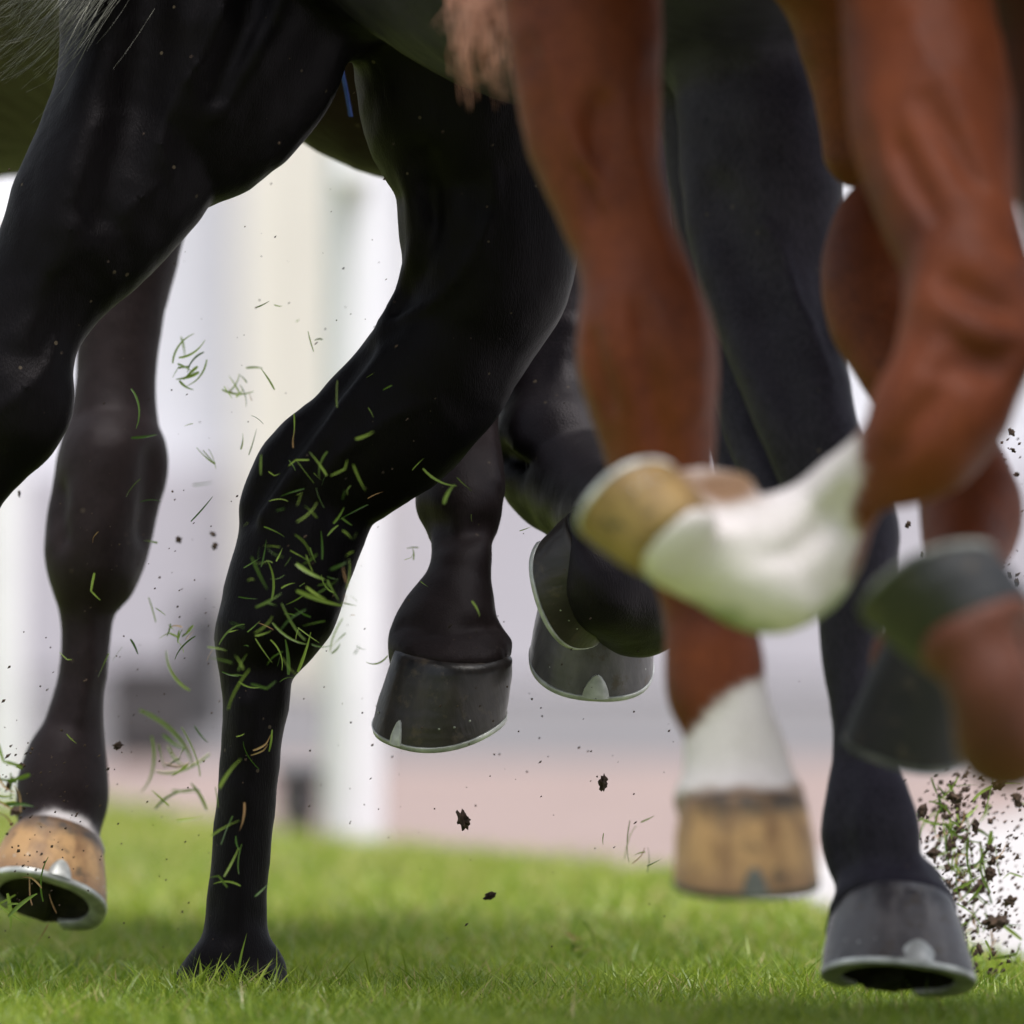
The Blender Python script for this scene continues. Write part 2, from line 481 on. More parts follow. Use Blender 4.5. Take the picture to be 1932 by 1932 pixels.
def u_outline(n, w, l, open_=False):
    """hoof print: round toe, straighter quarters, narrowing heel; angle 0 at the toe"""
    th = np.linspace(-math.pi, math.pi, n, endpoint=False) if not open_ else np.linspace(-2.62, 2.62, n)
    x = 0.5 * w * np.sign(np.sin(th)) * np.abs(np.sin(th)) ** 0.82
    y = 0.5 * l * np.sign(np.cos(th)) * np.abs(np.cos(th)) ** 0.9
    y = np.where(y < 0, y * 0.86, y)
    x = np.where(np.cos(th) < -0.55, x * (1 + 0.10 * (np.cos(th) + 0.55) / 0.45), x)
    return th, x, y

def make_hoof(root, solid, px, py, dd, up, toe, w=0.130, l=0.140, toe_h=0.082, heel_h=0.042, horn='horn_black', clip=0.011, label=None, top=0.80, bulbs=True, cor=1.0, metal='shoe'):
    c = P(px, py, dd)
    r, t, u = hoof_axes(up, toe)
    n = 48
    th, bx, by = u_outline(n, w, l)
    V, F = [], []
    rings = 11
    toeness = (np.cos(th) + 1) / 2
    for i in range(rings):
        s = i / (rings - 1)
        sc_ = 1 - (1 - top) * s + 0.016 * math.sin(s * math.pi) 
        hgt = (heel_h + (toe_h - heel_h) * toeness) * s
        rip = 1 + 0.004 * math.sin(i * 1.3 + px) + 0.004 * np.sin(th * 5 + i)
        for k in range(n):
            V.append((bx[k] * sc_ * rip[k], by[k] * sc_ * rip[k] - 0.030 * s * l / 0.14, hgt[k]))
    for i in range(rings - 1):
        for k in range(n):
            a, b = i * n + k, i * n + (k + 1) % n
            F.append((a, b, b + n, a + n))
    # rounded rim at the coronet, closed
    top0 = (rings - 1) * n
    cx = np.mean([V[top0 + k] for k in range(n)], 0)
    base = len(V)
    for k in range(n):
        q = np.array(V[top0 + k]); q = cx + (q - cx) * 0.86; q[2] += 0.004
        V.append(tuple(q))
    for k in range(n): F.append((top0 + k, top0 + (k + 1) % n, base + (k + 1) % n, base + k))
    V.append(tuple(cx + np.array([0, 0, 0.004])))
    for k in range(n): F.append((base + k, base + (k + 1) % n, len(V) - 1))
    hoof = mesh_obj('hoof', V, F, M[horn])
    hoof.matrix_world = Matrix(((r[0], t[0], u[0], c[0]), (r[1], t[1], u[1], c[1]), (r[2], t[2], u[2], c[2]), (0, 0, 0, 1)))
    if label: hoof['label'] = label
    # sole with frog
    V, F = [], []
    th, ox, oy = u_outline(n, w * 0.97, l * 0.97)
    levels = [(1.0, 0.0), (0.84, -0.001), (0.76, 0.006), (0.45, 0.009), (0.15, 0.009)]
    for f, z in levels:
        for k in range(n):
            V.append((ox[k] * f, oy[k] * f, z + 0.0012 * math.sin(k * 3.1 + f * 17)))
    for i in range(len(levels) - 1):
        for k in range(n):
            a, b = i * n + k, i * n + (k + 1) % n
            F.append((a, a + n, b + n, b))
    F.append(tuple((len(levels) - 1) * n + k for k in range(n))[::-1])
    b0 = len(V)   # frog: wedge
    V += [(-0.022, -l * 0.40, 0.004), (0.022, -l * 0.40, 0.004), (0, l * 0.18, 0.006), (-0.016, -l * 0.38, -0.004), (0.016, -l * 0.38, -0.004), (0, l * 0.10, -0.002)]
    F += [(b0, b0 + 3, b0 + 5, b0 + 2), (b0 + 1, b0 + 2, b0 + 5, b0 + 4), (b0 + 3, b0 + 4, b0 + 5), (b0, b0 + 1, b0 + 4, b0 + 3)]
    sole = mesh_obj('sole', V, F, M['sole'], hoof)
    sole.location.z = -0.001
    # shoe: open U with a toe clip
    V, F = [], []
    m = 40
    th, ox, oy = u_outline(m, w * 1.012, l * 1.012, True)
    _, ix, iy = u_outline(m, w * 0.74, l * 0.76, True)
    for k in range(m):
        V += [(ox[k], oy[k], -0.001), (ox[k] * 0.99, oy[k] * 0.99, -0.0068), (ix[k], iy[k], -0.006), (ix[k], iy[k], -0.0015)]
    for k in range(m - 1):
        a = 4 * k
        for j in range(4):
            F.append((a + j, a + 4 + j, a + 4 + (j + 1) % 4, a + (j + 1) % 4))
    F += [(0, 1, 2, 3), tuple(4 * (m - 1) + j for j in (3, 2, 1, 0))]
    if clip:
        b0 = len(V)
        zs = [-0.0025, 0.006, 0.013, 0.0185, 0.021]
        ws = [1.0, 0.86, 0.62, 0.34, 0.05]
        slope = (l / 2 - (l / 2 * top - 0.030 * l / 0.14)) / toe_h
        for z, q in zip(zs, ws):
            for xx in (-1, -0.5, 0, 0.5, 1):
                x = xx * clip * q
                y = l / 2 - slope * max(z, 0) - (x * x) / (w * 0.45) 
                V.append((x, y + 0.0032, z))
        nb = len(V)
        for j in range(b0, nb): V.append((V[j][0], V[j][1] - 0.005, V[j][2]))
        for i in range(4):
            for j in range(4):
                a = b0 + i * 5 + j
                F.append((a, a + 5, a + 6, a + 1))
        for i in range(4):
            for j in (0, 4):
                a = b0 + i * 5 + j; q = nb + i * 5 + j
                F.append((a, q, q + 5, a + 5))
    for sx in (-1, 1):        # clenched nail ends on the wall
        for f in (0.55, 0.85, 1.15):
            k = int((sx * f + math.pi) / (2 * math.pi) * n) % n
            th2, nx_, ny_ = u_outline(n, w, l)
            zz = 0.017 + 0.002 * math.sin(f * 9 + px)
            sc2 = 1.012 - (1 - top) * zz / 0.07
            cxn, cyn = nx_[k] * sc2, ny_[k] * sc2 - 0.03 * zz / 0.075
            b1 = len(V)
            for dx, dz in ((-0.0012, -0.0010), (0.0012, -0.0010), (0.0010, 0.0012), (-0.0010, 0.0012)):
                tx, ty = -ny_[k] / math.hypot(nx_[k], ny_[k]), nx_[k] / math.hypot(nx_[k], ny_[k])
                V.append((cxn + tx * dx, cyn + ty * dx, zz + dz))
            V.append((cxn * 1.012, cyn * 1.012, zz))
            F += [(b1, b1 + 1, b1 + 4), (b1 + 1, b1 + 2, b1 + 4), (b1 + 2, b1 + 3, b1 + 4), (b1 + 3, b1, b1 + 4)]
    shoe = mesh_obj('horseshoe', V, F, M[metal], hoof)
    shoe.modifiers.new('round', 'BEVEL').width = 0.0012
    # skin swelling over the coronet and heel bulbs belong to the body
    A = np.stack([r, t, u])
    cz = (toe_h + heel_h) / 2
    cc = c + u * (cz + 0.004) + t * (-0.030 * l / 0.14 - 0.002)
    tilt = math.atan2(toe_h - heel_h, l * top)
    u2 = u * math.cos(tilt) - t * math.sin(tilt); t2 = t * math.cos(tilt) + u * math.sin(tilt)
    if solid is not None:
        solid.blob(cc, np.stack([r, t2, u2]), (w * top / 2 * 0.985 * cor, l * top / 2 * 0.95 * cor, 0.013), 0.022)
        for sx in ((-1, 1) if bulbs else ()):
            solid.blob(c + t * (-l * 0.43) + r * (sx * w * 0.2) + u * 0.036, A, (0.024, 0.022, 0.028), 0.014)
    # reparent in world space
    wm = hoof.matrix_world.copy()
    hoof.parent = root
    hoof.matrix_parent_inverse = Matrix.Identity(4)
    hoof.matrix_basis = Matrix.Translation(root.location).inverted() @ wm
    return hoof

def finish_body(root, solid, mat, marks=None, zmax=1.75):
    V, Q = solid.build(zmax)
    me = big_mesh('body', V - np.array(root.location), Q.ravel(), np.arange(0, 4 * len(Q), 4), np.full(len(Q), 4), mat)
    if marks is not None:
        at = me.color_attributes.new('mark', 'FLOAT_COLOR', 'POINT')
        at.data.foreach_set('color', marks(V).astype(np.float32).ravel())
    return link(bpy.data.objects.new('body', me), root)

def px_of(V):
    s = UNIT * (D0 + V[:, 1]) / D0
    return V[:, 0] / s + 966.0, 1100.0 - (V[:, 2] - HCAM) / s

def wob(x, y, s=30.0):
    return np.sin(x / s) + np.sin(y / s * 1.3 + 1.1) + 0.7 * np.sin((x + y) / s * 2.1) + 0.5 * np.sin((x - 1.7 * y) / s * 3.3)

def smooth(a, b, x):
    t = np.clip((x - a) / (b - a), 0, 1)
    return t * t * (3 - 2 * t)

def strands(root, name, curves, mat, r0=0.0011, seed=3, per=40, spread=0.02, seg=14):
    """hair: every guide line (px,py,dd) gets a lock of thin strands round it"""
    g = np.random.default_rng(seed)
    V, F = [], []
    for cv in curves:
        pts = np.array([P(*q) for q in cv])
        for _ in range(per):
            off = g.normal(0, spread, 3) * np.array([1, 0.8, 1])
            wig = g.normal(0, spread * 0.35, (len(pts), 3))
            q = pts + off + wig
            fr = np.linspace(0, 1, len(pts))[:, None]
            q = pts + (q - pts) * (0.45 + 0.75 * fr)
            rows = spline(np.hstack([q, np.ones((len(q), 1))]), 0.02)[:, :3]
            cut = g.uniform(0.72, 1.0)
            rows = rows[:max(4, int(len(rows) * cut))]
            m = len(rows); b0 = len(V); rr = r0 * g.uniform(0.6, 1.5)
            for i, w in enumerate(rows):
                rad = rr * (1 - 0.8 * (i / (m - 1)) ** 2)
                for a in range(3):
                    V.append((w[0] + rad * math.cos(a * 2.094), w[1] + rad * math.sin(a * 2.094), w[2] + rad * 0.5 * math.sin(a * 2.094 + 1)))
            for i in range(m - 1):
                for a in range(3):
                    p = b0 + 3 * i + a; o = b0 + 3 * i + (a + 1) % 3
                    F.append((p, o, o + 3, p + 3))
    o = mesh_obj(name, np.array(V) - np.array(root.location), F, mat)
    o.parent = root
    return o

# ------------------------------------------------------------------ ground and far setting
def grass_edge(x):      # y where the turf ends
    return np.interp(x, [-6, -2.0, -0.79, -0.31, 0.05, 0.236, 0.37, 0.54, 0.80, 1.3, 6], [19.5, 17.0, 12.3, 8.3, 6.7, 5.8, 3.9, 1.25, -1.2, -4.0, -12])

def ground_mat(name, c1, c2, scale, rough=0.9):
    return simple(name, c1, c2, scale, rough, bump=0.4)

M['earth'] = ground_mat('turf_soil', (0.12, 0.165, 0.03), (0.20, 0.25, 0.05), 30)
M['pink'] = ground_mat('pink_gravel', (0.215, 0.160, 0.150), (0.27, 0.205, 0.193), 4)
M['tarmac'] = ground_mat('grey_tarmac', (0.115, 0.110, 0.120), (0.160, 0.154, 0.165), 3)
M['apron'] = ground_mat('pale_concrete', (0.36, 0.345, 0.355), (0.44, 0.425, 0.435), 3)

def sheet(name, poly, z, mat, kind='structure'):
    V = [(x, y, z) for x, y in poly]
    o = mesh_obj(name, V, [tuple(range(len(V)))], mat, smooth=False)
    tag(o, kind=kind)
    return o

g = sheet('ground', [(-900, -60), (900, -60), (900, 1500), (-900, 1500)], -0.02, M['tarmac'])
g['label'] = 'grey tarmac far beyond the turf'; 
p = sheet('path', [(-40, -16), (40, -16), (40, 20.5), (-40, 20.5)], -0.012, M['pink'])
p['label'] = 'pinkish gravel path behind the grass'
a = sheet('pavement', [(0.33, 7.0), (0.62, 9.0), (1.5, 17), (1.8, 20.2), (30, 20.2), (30, -15.5), (1.5, -15.5), (0.45, 2.0)], -0.006, M['apron'])
a['label'] = 'pale grey concrete apron at the right'
xs = np.linspace(-6, 6, 90)
lawn_poly = [(-6, -13)] + [(6 if grass_edge(6) > -13 else 2.2, -13)] + [(float(x), float(grass_edge(x))) for x in xs[::-1] if grass_edge(x) > -13]
tag(sheet('turf', lawn_poly, 0.0, M['earth']), 'green turf the horses gallop on')

# far pavilion wall
M['wall_white'] = simple('white_render', (0.80, 0.805, 0.86), (0.85, 0.855, 0.90), 1.2, 0.8)
M['wall_lilac'] = simple('lilac_grey_render', (0.50, 0.475, 0.52), (0.57, 0.545, 0.59), 0.9, 0.8)
M['wall_cream'] = simple('cream_render', (0.80, 0.765, 0.66), (0.85, 0.815, 0.71), 1.2, 0.8)
M['post_white'] = simple('white_plastic', (0.70, 0.70, 0.74), (0.78, 0.78, 0.82), 6, 0.4)
M['cabinet'] = simple('grey_painted_steel', (0.040, 0.038, 0.041), (0.07, 0.067, 0.071), 5, 0.6)
M['roof'] = simple('slate_roof', (0.12, 0.12, 0.13), (0.18, 0.18, 0.19), 3, 0.7)

def box(name, x0, x1, y0, y1, z0, z1, mat, parent=None, bev=0.0):
    V = [(x, y, z) for x in (x0, x1) for y in (y0, y1) for z in (z0, z1)]
    F = [(0, 1, 3, 2), (4, 6, 7, 5), (0, 4, 5, 1), (2, 3, 7, 6), (0, 2, 6, 4), (1, 5, 7, 3)]
    if parent is not None:
        V = [tuple(np.array(v) - np.array(parent.location)) for v in V]
    o = mesh_obj(name, V, F, mat, parent, smooth=False)
    if bev:
        m = o.modifiers.new('bevel', 'BEVEL'); m.width = bev; m.segments = 2
    return o

def XZ(px, py, dd):
    q = P(px, py, dd); return float(q[0]), float(q[2])

pav = empty('pavilion', (0, 46, 0))
tag(pav, 'long white pavilion wall with cream pillars, blurred far behind the horses', 'building')
box('wall', -30, 30, 46.0, 52.0, 0.0, 7.0, M['wall_white'], pav)
box('plinth', -30, 30, 45.8, 46.0, 0.0, 0.95, M['wall_lilac'], pav)
box('roof', -31, 31, 45.0, 53, 7.0, 7.3, M['roof'], pav)
for k, (xa, xb) in enumerate([(455, 565), (575, 700)]):
    x0, _ = XZ(xa, 0, 45.7); x1, _ = XZ(xb, 0, 45.7)
    box('pillar', x0, x1, 45.55 - 0.06 * k, 45.795, 0.0, 6.98, M['wall_cream'], pav)
for k in range(-9, 10):
    if k in (-1, 0): continue
    box('pillar', k * 3.1 - 0.5, k * 3.1 + 0.06, 45.55, 45.795, 0.0, 6.98, M['wall_cream'], pav)

def rail_post(px, dd, w, label, h=1.18):
    x, _ = XZ(px, 0, dd)
    root = empty('rail_post', (x, dd, -0.012))
    tag(root, label, 'post', 'white running rail posts')
    n = 24
    V, F = [], []
    prof = [(0.5 * w, 0), (0.5 * w, h - 0.02), (0.46 * w, h), (0.0, h + 0.012)]
    for r_, z in prof:
        for k in range(n): V.append((r_ * math.cos(k * 2 * math.pi / n), r_ * math.sin(k * 2 * math.pi / n), z))
    for i in range(len(prof) - 1):
        for k in range(n):
            F.append((i * n + k, i * n + (k + 1) % n, (i + 1) * n + (k + 1) % n, (i + 1) * n + k))
    mesh_obj('shaft', V, F, M['post_white'], root)
    arm = box('bracket', x - 0.03, x + 0.03, dd - 0.28, dd - 0.02, h - 0.10, h - 0.04, M['post_white'], root, 0.008)
    return root
rail_post(667, 8.55, 0.100, 'white running rail post standing behind the planted black leg')
rail_post(2, 12.0, 0.09, 'white running rail post at the left edge of the picture')

def cabinet(name, x0, x1, ytop, dd, label):
    xa, zt = XZ(x0, ytop, dd); xb, _ = XZ(x1, ytop, dd)
    root = empty(name, ((xa + xb) / 2, dd, -0.012))
    tag(root, label, 'cabinet')
    box('case', xa, xb, dd, dd + 0.35, 0.03, zt, M['cabinet'], root, 0.01)
    box('foot', xa + 0.01, xb - 0.01, dd + 0.02, dd + 0.33, -0.012, 0.03, M['cabinet'], root)
    box('lid', xa - 0.01, xb + 0.01, dd - 0.012, dd + 0.36, zt, zt + 0.02, M['cabinet'], root, 0.005)
cabinet('service_cabinet', 200, 350, 1265, 20.0, 'dark grey blurred service cabinet behind the left legs')
cabinet('service_cabinet', 340, 425, 1150, 26.0, 'taller mid grey service cabinet left of the planted black leg')
cabinet('service_cabinet', 525, 600, 1470, 9.6, 'low grey box on the path beside the white post')

# ------------------------------------------------------------------ horse 1: black, driving off the planted hind leg
def horse_root(label, px, dd):
    x = float(P(px, 0, dd)[0])
    return tag(empty('horse', (x, dd, 0.0)), label, 'horse', 'galloping racehorses')

h1 = horse_root('sleek black racehorse in sharp focus, one hind leg planted in the grass', 900, -0.2)
s1 = Solid(0.0048)
# trunk
s1.add(tube([(560, -520, 470, 0.10, 1.0), (760, -500, 500, 0.02), (950, -400, 520, -0.15), (1120, -335, 552, -0.35), (1280, -330, 520, -0.55), (1420, -400, 470, -0.75)], 0.03), 0.05)
# neck and head, above the picture
s1.add(tube([(1450, -600, 330, -0.85), (1600, -950, 260, -1.05), (1700, -1250, 200, -1.2)], 0.03), 0.08)
A = limb([(150, -420, 860, -420), (118, -180, 800, -180), (112, -40, 690, -40), (112, 60, 655, 75), (106, 150, 575, 170), (88, 240, 470, 222), (55, 318, 408, 310),
          (15, 430, 330, 385), (-20, 530, 225, 500), (-55, 620, 158, 615), (-75, 690, 138, 705), (-85, 770, 138, 765), (-95, 850, 80, 822), (-110, 940, 10, 890),
          (-145, 1040, -45, 985), (-180, 1150, -90, 1120), (-210, 1300, -115, 1290), (-250, 1400, -120, 1390), (-270, 1450, -135, 1450)],
         [-0.02, -0.05, -0.10, -0.14, -0.14, -0.10], [0.55, 0.75, 0.85, 0.8, 0.85, 0.9])
s1.add(A, 0.05)
Bl = limb([(690, -180, 1085, -180), (673, 0, 1085, 0), (676, 176, 1088, 190), (735, 300, 1092, 320), (752, 410, 1096, 440), (758, 498, 1078, 540), (745, 580, 1025, 625),
           (692, 652, 968, 730), (624, 735, 892, 828), (552, 815, 808, 885), (492, 863, 738, 930), (460, 920, 702, 988), (448, 1008, 676, 1048),
           (419, 1122, 640, 1150), (404, 1200, 588, 1212), (414, 1262, 556, 1262), (419, 1310, 547, 1324), (416, 1408, 532, 1408), (407, 1518, 520, 1510),
           (393, 1664, 505, 1670), (381, 1765, 507, 1775), (362, 1822, 520, 1826), (344, 1872, 542, 1874)],
          [0.02, 0.05, 0.05, 0.06, 0.07, 0.06, 0.05, 0.05, 0.05], [0.7, 0.8, 0.85, 0.8, 0.75, 0.9, 1.05, 1.05, 1.0])
s1.add(Bl, 0.03)
# hock: tendon ridge, groove before the Achilles, little bones
s1.cut(on_surface(Bl, [(690, 670, 3), (635, 735, 9), (575, 805, 13), (515, 885, 14), (475, 970, 6)], 0.0), 0.022)
s1.add(on_surface(Bl, [(722, 672, 7), (655, 760, 9), (600, 840, 10), (545, 915, 11), (500, 975, 9)], 0.003), 0.012)
s1.add(on_surface(Bl, [(600, 1010, 26), (560, 1120, 30), (500, 1190, 24)], 0.012), 0.03)
s1.cut(on_surface(Bl, [(745, 590, 2), (775, 520, 8), (805, 440, 11), (812, 370, 9), (800, 300, 3)], 0.0), 0.03)
s1.add(on_surface(Bl, [(730, 610, 3), (766, 540, 10), (788, 480, 12), (790, 410, 10), (775, 340, 4)], 0.006), 0.025)
s1.add(on_surface(Bl, [(470, 1330, 10), (462, 1450, 9), (450, 1600, 9), (440, 1740, 9)], 0.004), 0.02)
s1.add(on_surface(Bl, [(500, 1840, 14), (516, 1870, 10)], 0.004), 0.015)
for vn in ([(700, 640, 3), (760, 600, 7), (830, 560, 8), (900, 470, 8), (930, 380, 6), (930, 300, 3)], [(620, 1000, 3), (600, 930, 7), (640, 860, 7), (720, 800, 7), (800, 760, 3)]):
    s1.add(on_surface(Bl, vn, 0.0015), 0.008)
for vn in ([(330, 330, 3), (300, 260, 7), (330, 180, 8), (390, 100, 8), (420, 20, 7), (430, -60, 3)], [(60, 560, 3), (110, 500, 7), (190, 440, 8), (260, 380, 7), (320, 340, 3)], [(-10, 780, 3), (40, 740, 7), (90, 690, 7), (110, 620, 3)]):
    s1.add(on_surface(A, vn, 0.0015), 0.008)
# thigh: lit muscle ridge, groove, flank fold
s1.add(on_surface(A, [(232, -120, 24), (228, 60, 28), (205, 160, 30), (180, 280, 26), (140, 400, 16), (110, 480, 6)], 0.016), 0.05)
s1.cut(on_surface(A, [(290, -120, 20), (272, 60, 20), (250, 190, 18), (215, 320, 8), (190, 400, 2)], -0.004), 0.05)
s1.add(on_surface(A, [(575, -120, 26), (520, 10, 22), (480, 90, 15), (440, 160, 5), (420, 200, 1)], 0.006), 0.03)
s1.cut(on_surface(A, [(510, -120, 14), (470, 30, 12), (430, 130, 5), (410, 180, 1)], 0.0), 0.03)
s1.add(on_surface(A, [(140, 430, 10), (90, 530, 12), (40, 640, 10)], 0.005), 0.02)
# leading foreleg
I = limb([(1230, -300, 1640, -300), (1265, -60, 1592, -60), (1272, 110, 1580, 110), (1276, 220, 1587, 220), (1285, 366, 1577, 366), (1310, 480, 1556, 500), (1345, 580, 1560, 605),
          (1385, 690, 1596, 690), (1425, 790, 1615, 790), (1470, 895, 1645, 885), (1518, 990, 1692, 975), (1536, 1060, 1694, 1050), (1542, 1140, 1672, 1140), (1549, 1240, 1655, 1240),
          (1566, 1340, 1652, 1340), (1571, 1430, 1660, 1430), (1558, 1505, 1706, 1510), (1549, 1560, 1731, 1565), (1558, 1615, 1735, 1612), (1588, 1662, 1752, 1655), (1592, 1700, 1785, 1695)],
         [-0.62, -0.72, -0.80, -0.84, -0.86, -0.86], [0.75, 0.8, 0.95, 1.0, 1.0, 0.95])
s1.add(I, 0.035)
s1.add(tube([(1310, -120, 90, -0.50), (1322, 200, 72, -0.48), (1335, 450, 62, -0.46), (1372, 690, 56, -0.46), (1402, 860, 58, -0.48), (1425, 980, 62, -0.50), (1440, 1030, 50, -0.42), (1430, 1040, 34, -0.28)], 0.012), 0.03)
s1.add(tube([(1290, 100, 60, -0.60), (1330, 400, 60, -0.62), (1380, 650, 56, -0.66), (1425, 840, 52, -0.70), (1480, 960, 40, -0.74)], 0.012), 0.015)
s1.cut(on_surface(I, [(1350, 380, 3), (1395, 480, 10), (1435, 580, 14), (1472, 680, 13), (1500, 790, 8), (1530, 900, 2)], -0.006), 0.05)
s1.add(on_surface(I, [(1420, -60, 40), (1400, 80, 50), (1440, 200, 46), (1500, 330, 30), (1540, 450, 12)], 0.03), 0.06)
s1.add(on_surface(I, [(1440, 420, 3), (1480, 480, 7), (1500, 560, 8), (1540, 640, 7), (1570, 740, 3)], 0.001), 0.008)
s1.add(on_surface(I, [(1545, 250, 8), (1535, 380, 9), (1545, 520, 8), (1575, 650, 8)], 0.003), 0.012)
s1.cut(on_surface(I, [(1600, 1440, 2), (1590, 1500, 8), (1575, 1560, 10), (1590, 1630, 5)], -0.003), 0.03)
s1.add(on_surface(I, [(1680, 1450, 4), (1694, 1500, 12), (1708, 1560, 14), (1715, 1620, 6)], 0.006), 0.025)
make_hoof(h1, s1, 1694, 1838, -0.915, (0.07, 0.25, 0.96), (0.26, -0.93, 0.25), w=0.146, l=0.146, toe_h=0.085, horn='horn_grey', clip=0.021, label='dark grey hoof with a bright toe clip')
make_hoof(h1, s1, 442, 1958, 0.05, (0.0, 0.05, 1.0), (0.3, -0.95, 0.0), w=0.115, l=0.125, horn='horn_black', clip=0)
make_hoof(h1, None, -215, 1540, -0.10, (-0.1, -0.3, 0.95), (-0.2, -0.9, -0.35), horn='horn_black')
def marks1(V):       # coat a lighter, greyer blue-black towards the front, the quarters jet black
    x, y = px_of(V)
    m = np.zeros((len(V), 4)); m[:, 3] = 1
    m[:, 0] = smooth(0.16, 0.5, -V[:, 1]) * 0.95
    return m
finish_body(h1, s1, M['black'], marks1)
strands(h1, 'tail', [[(430, -420, 0.18), (300, -250, 0.10), (160, -60, -0.16), (60, 40, -0.18), (-60, 100, -0.18)],
                     [(430, -440, 0.18), (280, -270, 0.10), (130, -90, -0.16), (40, 10, -0.18), (-80, 60, -0.18)],
                     [(430, -440, 0.18), (260, -290, 0.10), (100, -120, -0.16), (20, -20, -0.18), (-80, 20, -0.18)],
                     [(430, -400, 0.18), (320, -220, 0.10), (170, -20, -0.16), (70, 85, -0.18), (-30, 160, -0.18)]], M['hair_grey'], 0.0010, 5, 130, 0.022)


# ------------------------------------------------------------------ horse 2: black, behind, two hanging forefeet
h2 = horse_root('black racehorse behind the planted leg, one forefoot folded above a slate hoof', 1100, 0.5)
s2 = Solid(0.005)
s2.add(tube([(1120, -230, 470, 0.75, 0.9), (1040, -360, 540, 1.2), (900, -420, 560, 1.7), (780, -500, 540, 2.2)], 0.03), 0.04)
s2.add(tube([(1180, -600, 300, 0.65), (1260, -950, 250, 0.45), (1300, -1250, 190, 0.35)], 0.03), 0.08)
Fl = limb([(1080, 150, 1300, 150), (1090, 600, 1260, 600), (1100, 850, 1240, 850), (1085, 980, 1240, 980), (1095, 1060, 1225, 1060), (1075, 1130, 1235, 1130), (1058, 1160, 1240, 1160)], [0.7, 0.6, 0.42, 0.22, 0.12], 0.95)
s2.add(Fl, 0.02)
make_hoof(h2, s2, 1116, 1245, 0.09, (0.10, -0.52, 0.84), (0.06, -0.86, -0.50), w=0.128, l=0.138, toe_h=0.088, heel_h=0.048, horn='horn_grey', clip=0.0145, top=0.84, bulbs=False, label='slate hoof with pale toe clip, held above the path')
# folded foreleg
E = limb([(960, 80, 1340, 60), (955, 300, 1300, 280), (950, 460, 1250, 440), (944, 600, 1210, 580), (942, 720, 1195, 700), (942, 820, 1185, 800), (950, 905, 1168, 870)], [0.55, 0.42, 0.34], 0.75)
s2.add(E, 0.03)
E2 = limb([(955, 900, 1170, 800), (995, 968, 1190, 850), (1055, 1012, 1220, 900), (1110, 1050, 1275, 940), (1130, 1130, 1290, 1010), (1135, 1205, 1270, 1060)], [0.33, 0.30, 0.22, 0.10, 0.00, -0.04], 0.9)
s2.add(E2, 0.025)
s2.add(limb([(1150, 1215, 1265, 1050), (1140, 1208, 1225, 1030), (1115, 1195, 1180, 1015)], [-0.05, -0.08, -0.10], 1.0), 0.02)
s2.add(on_surface(E, [(1080, 620, 8), (1060, 700, 10), (1070, 790, 9), (1090, 850, 5)], 0.003), 0.02)
s2.cut(on_surface(E, [(960, 860, 4), (1020, 880, 10), (1080, 860, 4)], -0.003), 0.03)
make_hoof(h2, s2, 1076, 1106, -0.07, (0.80, -0.56, 0.26), (0.30, -0.16, -0.93), w=0.120, l=0.130, toe_h=0.056, heel_h=0.035, horn='horn_black', clip=0, bulbs=False, label='folded black hoof with shiny shoe edge')
finish_body(h2, s2, M['bluegrey'])

# ------------------------------------------------------------------ horse 3: dark bay at the left with a tan hoof
h3 = horse_root('dark brown racehorse at the left, tan hoof landing and black hoof hanging', 500, 0.8)
s3 = Solid(0.005)
s3.add(tube([(840, -125, 476, 0.80, 0.9), (620, -270, 500, 1.1), (300, -270, 500, 1.5), (60, -180, 500, 1.9), (-180, -120, 470, 2.3)], 0.03), 0.04)
s3.add(tube([(880, -550, 290, 0.75), (960, -950, 240, 0.55), (1000, -1250, 180, 0.45)], 0.03), 0.08)
C = limb([(330, -160, 680, -40), (270, 20, 590, 120), (205, 170, 500, 236), (165, 290, 412, 322), (152, 400, 360, 400), (150, 480, 337, 485), (146, 600, 308, 600), (142, 715, 295, 720), (126, 818, 300, 821),
          (105, 868, 318, 876), (98, 920, 307, 930), (87, 985, 292, 990), (83, 1030, 281, 1030), (90, 1080, 259, 1082), (108, 1138, 222, 1140), (115, 1195, 210, 1198), (109, 1258, 204, 1270),
          (100, 1306, 195, 1318), (77, 1382, 196, 1390), (45, 1440, 202, 1440), (31, 1490, 206, 1490), (30, 1530, 200, 1525), (38, 1572, 188, 1566)],
         [0.95, 0.85, 0.78, 0.75, 0.74, 0.72], [0.8, 0.9, 1.0, 0.95, 1.05, 1.0])
s3.add(C, 0.03)
s3.cut(on_surface(C, [(118, 930, 12), (122, 970, 16), (125, 1010, 10)], 0.002), 0.03)
s3.cut(on_surface(C, [(290, 870, 12), (282, 930, 15), (270, 1000, 12)], 0.002), 0.03)
s3.add(on_surface(C, [(200, 860, 34), (190, 960, 40), (185, 1060, 34)], 0.020), 0.04)
s3.add(on_surface(C, [(168, 1150, 9), (165, 1250, 9), (150, 1350, 9)], 0.004), 0.014)
make_hoof(h3, s3, 84, 1692, 0.64, (0.22, 0.42, 0.88), (0.28, -0.86, 0.42), w=0.134, l=0.140, toe_h=0.082, heel_h=0.05, horn='horn_tan', clip=0.0135, label='tan hoof with dark stripes and bright shoe')
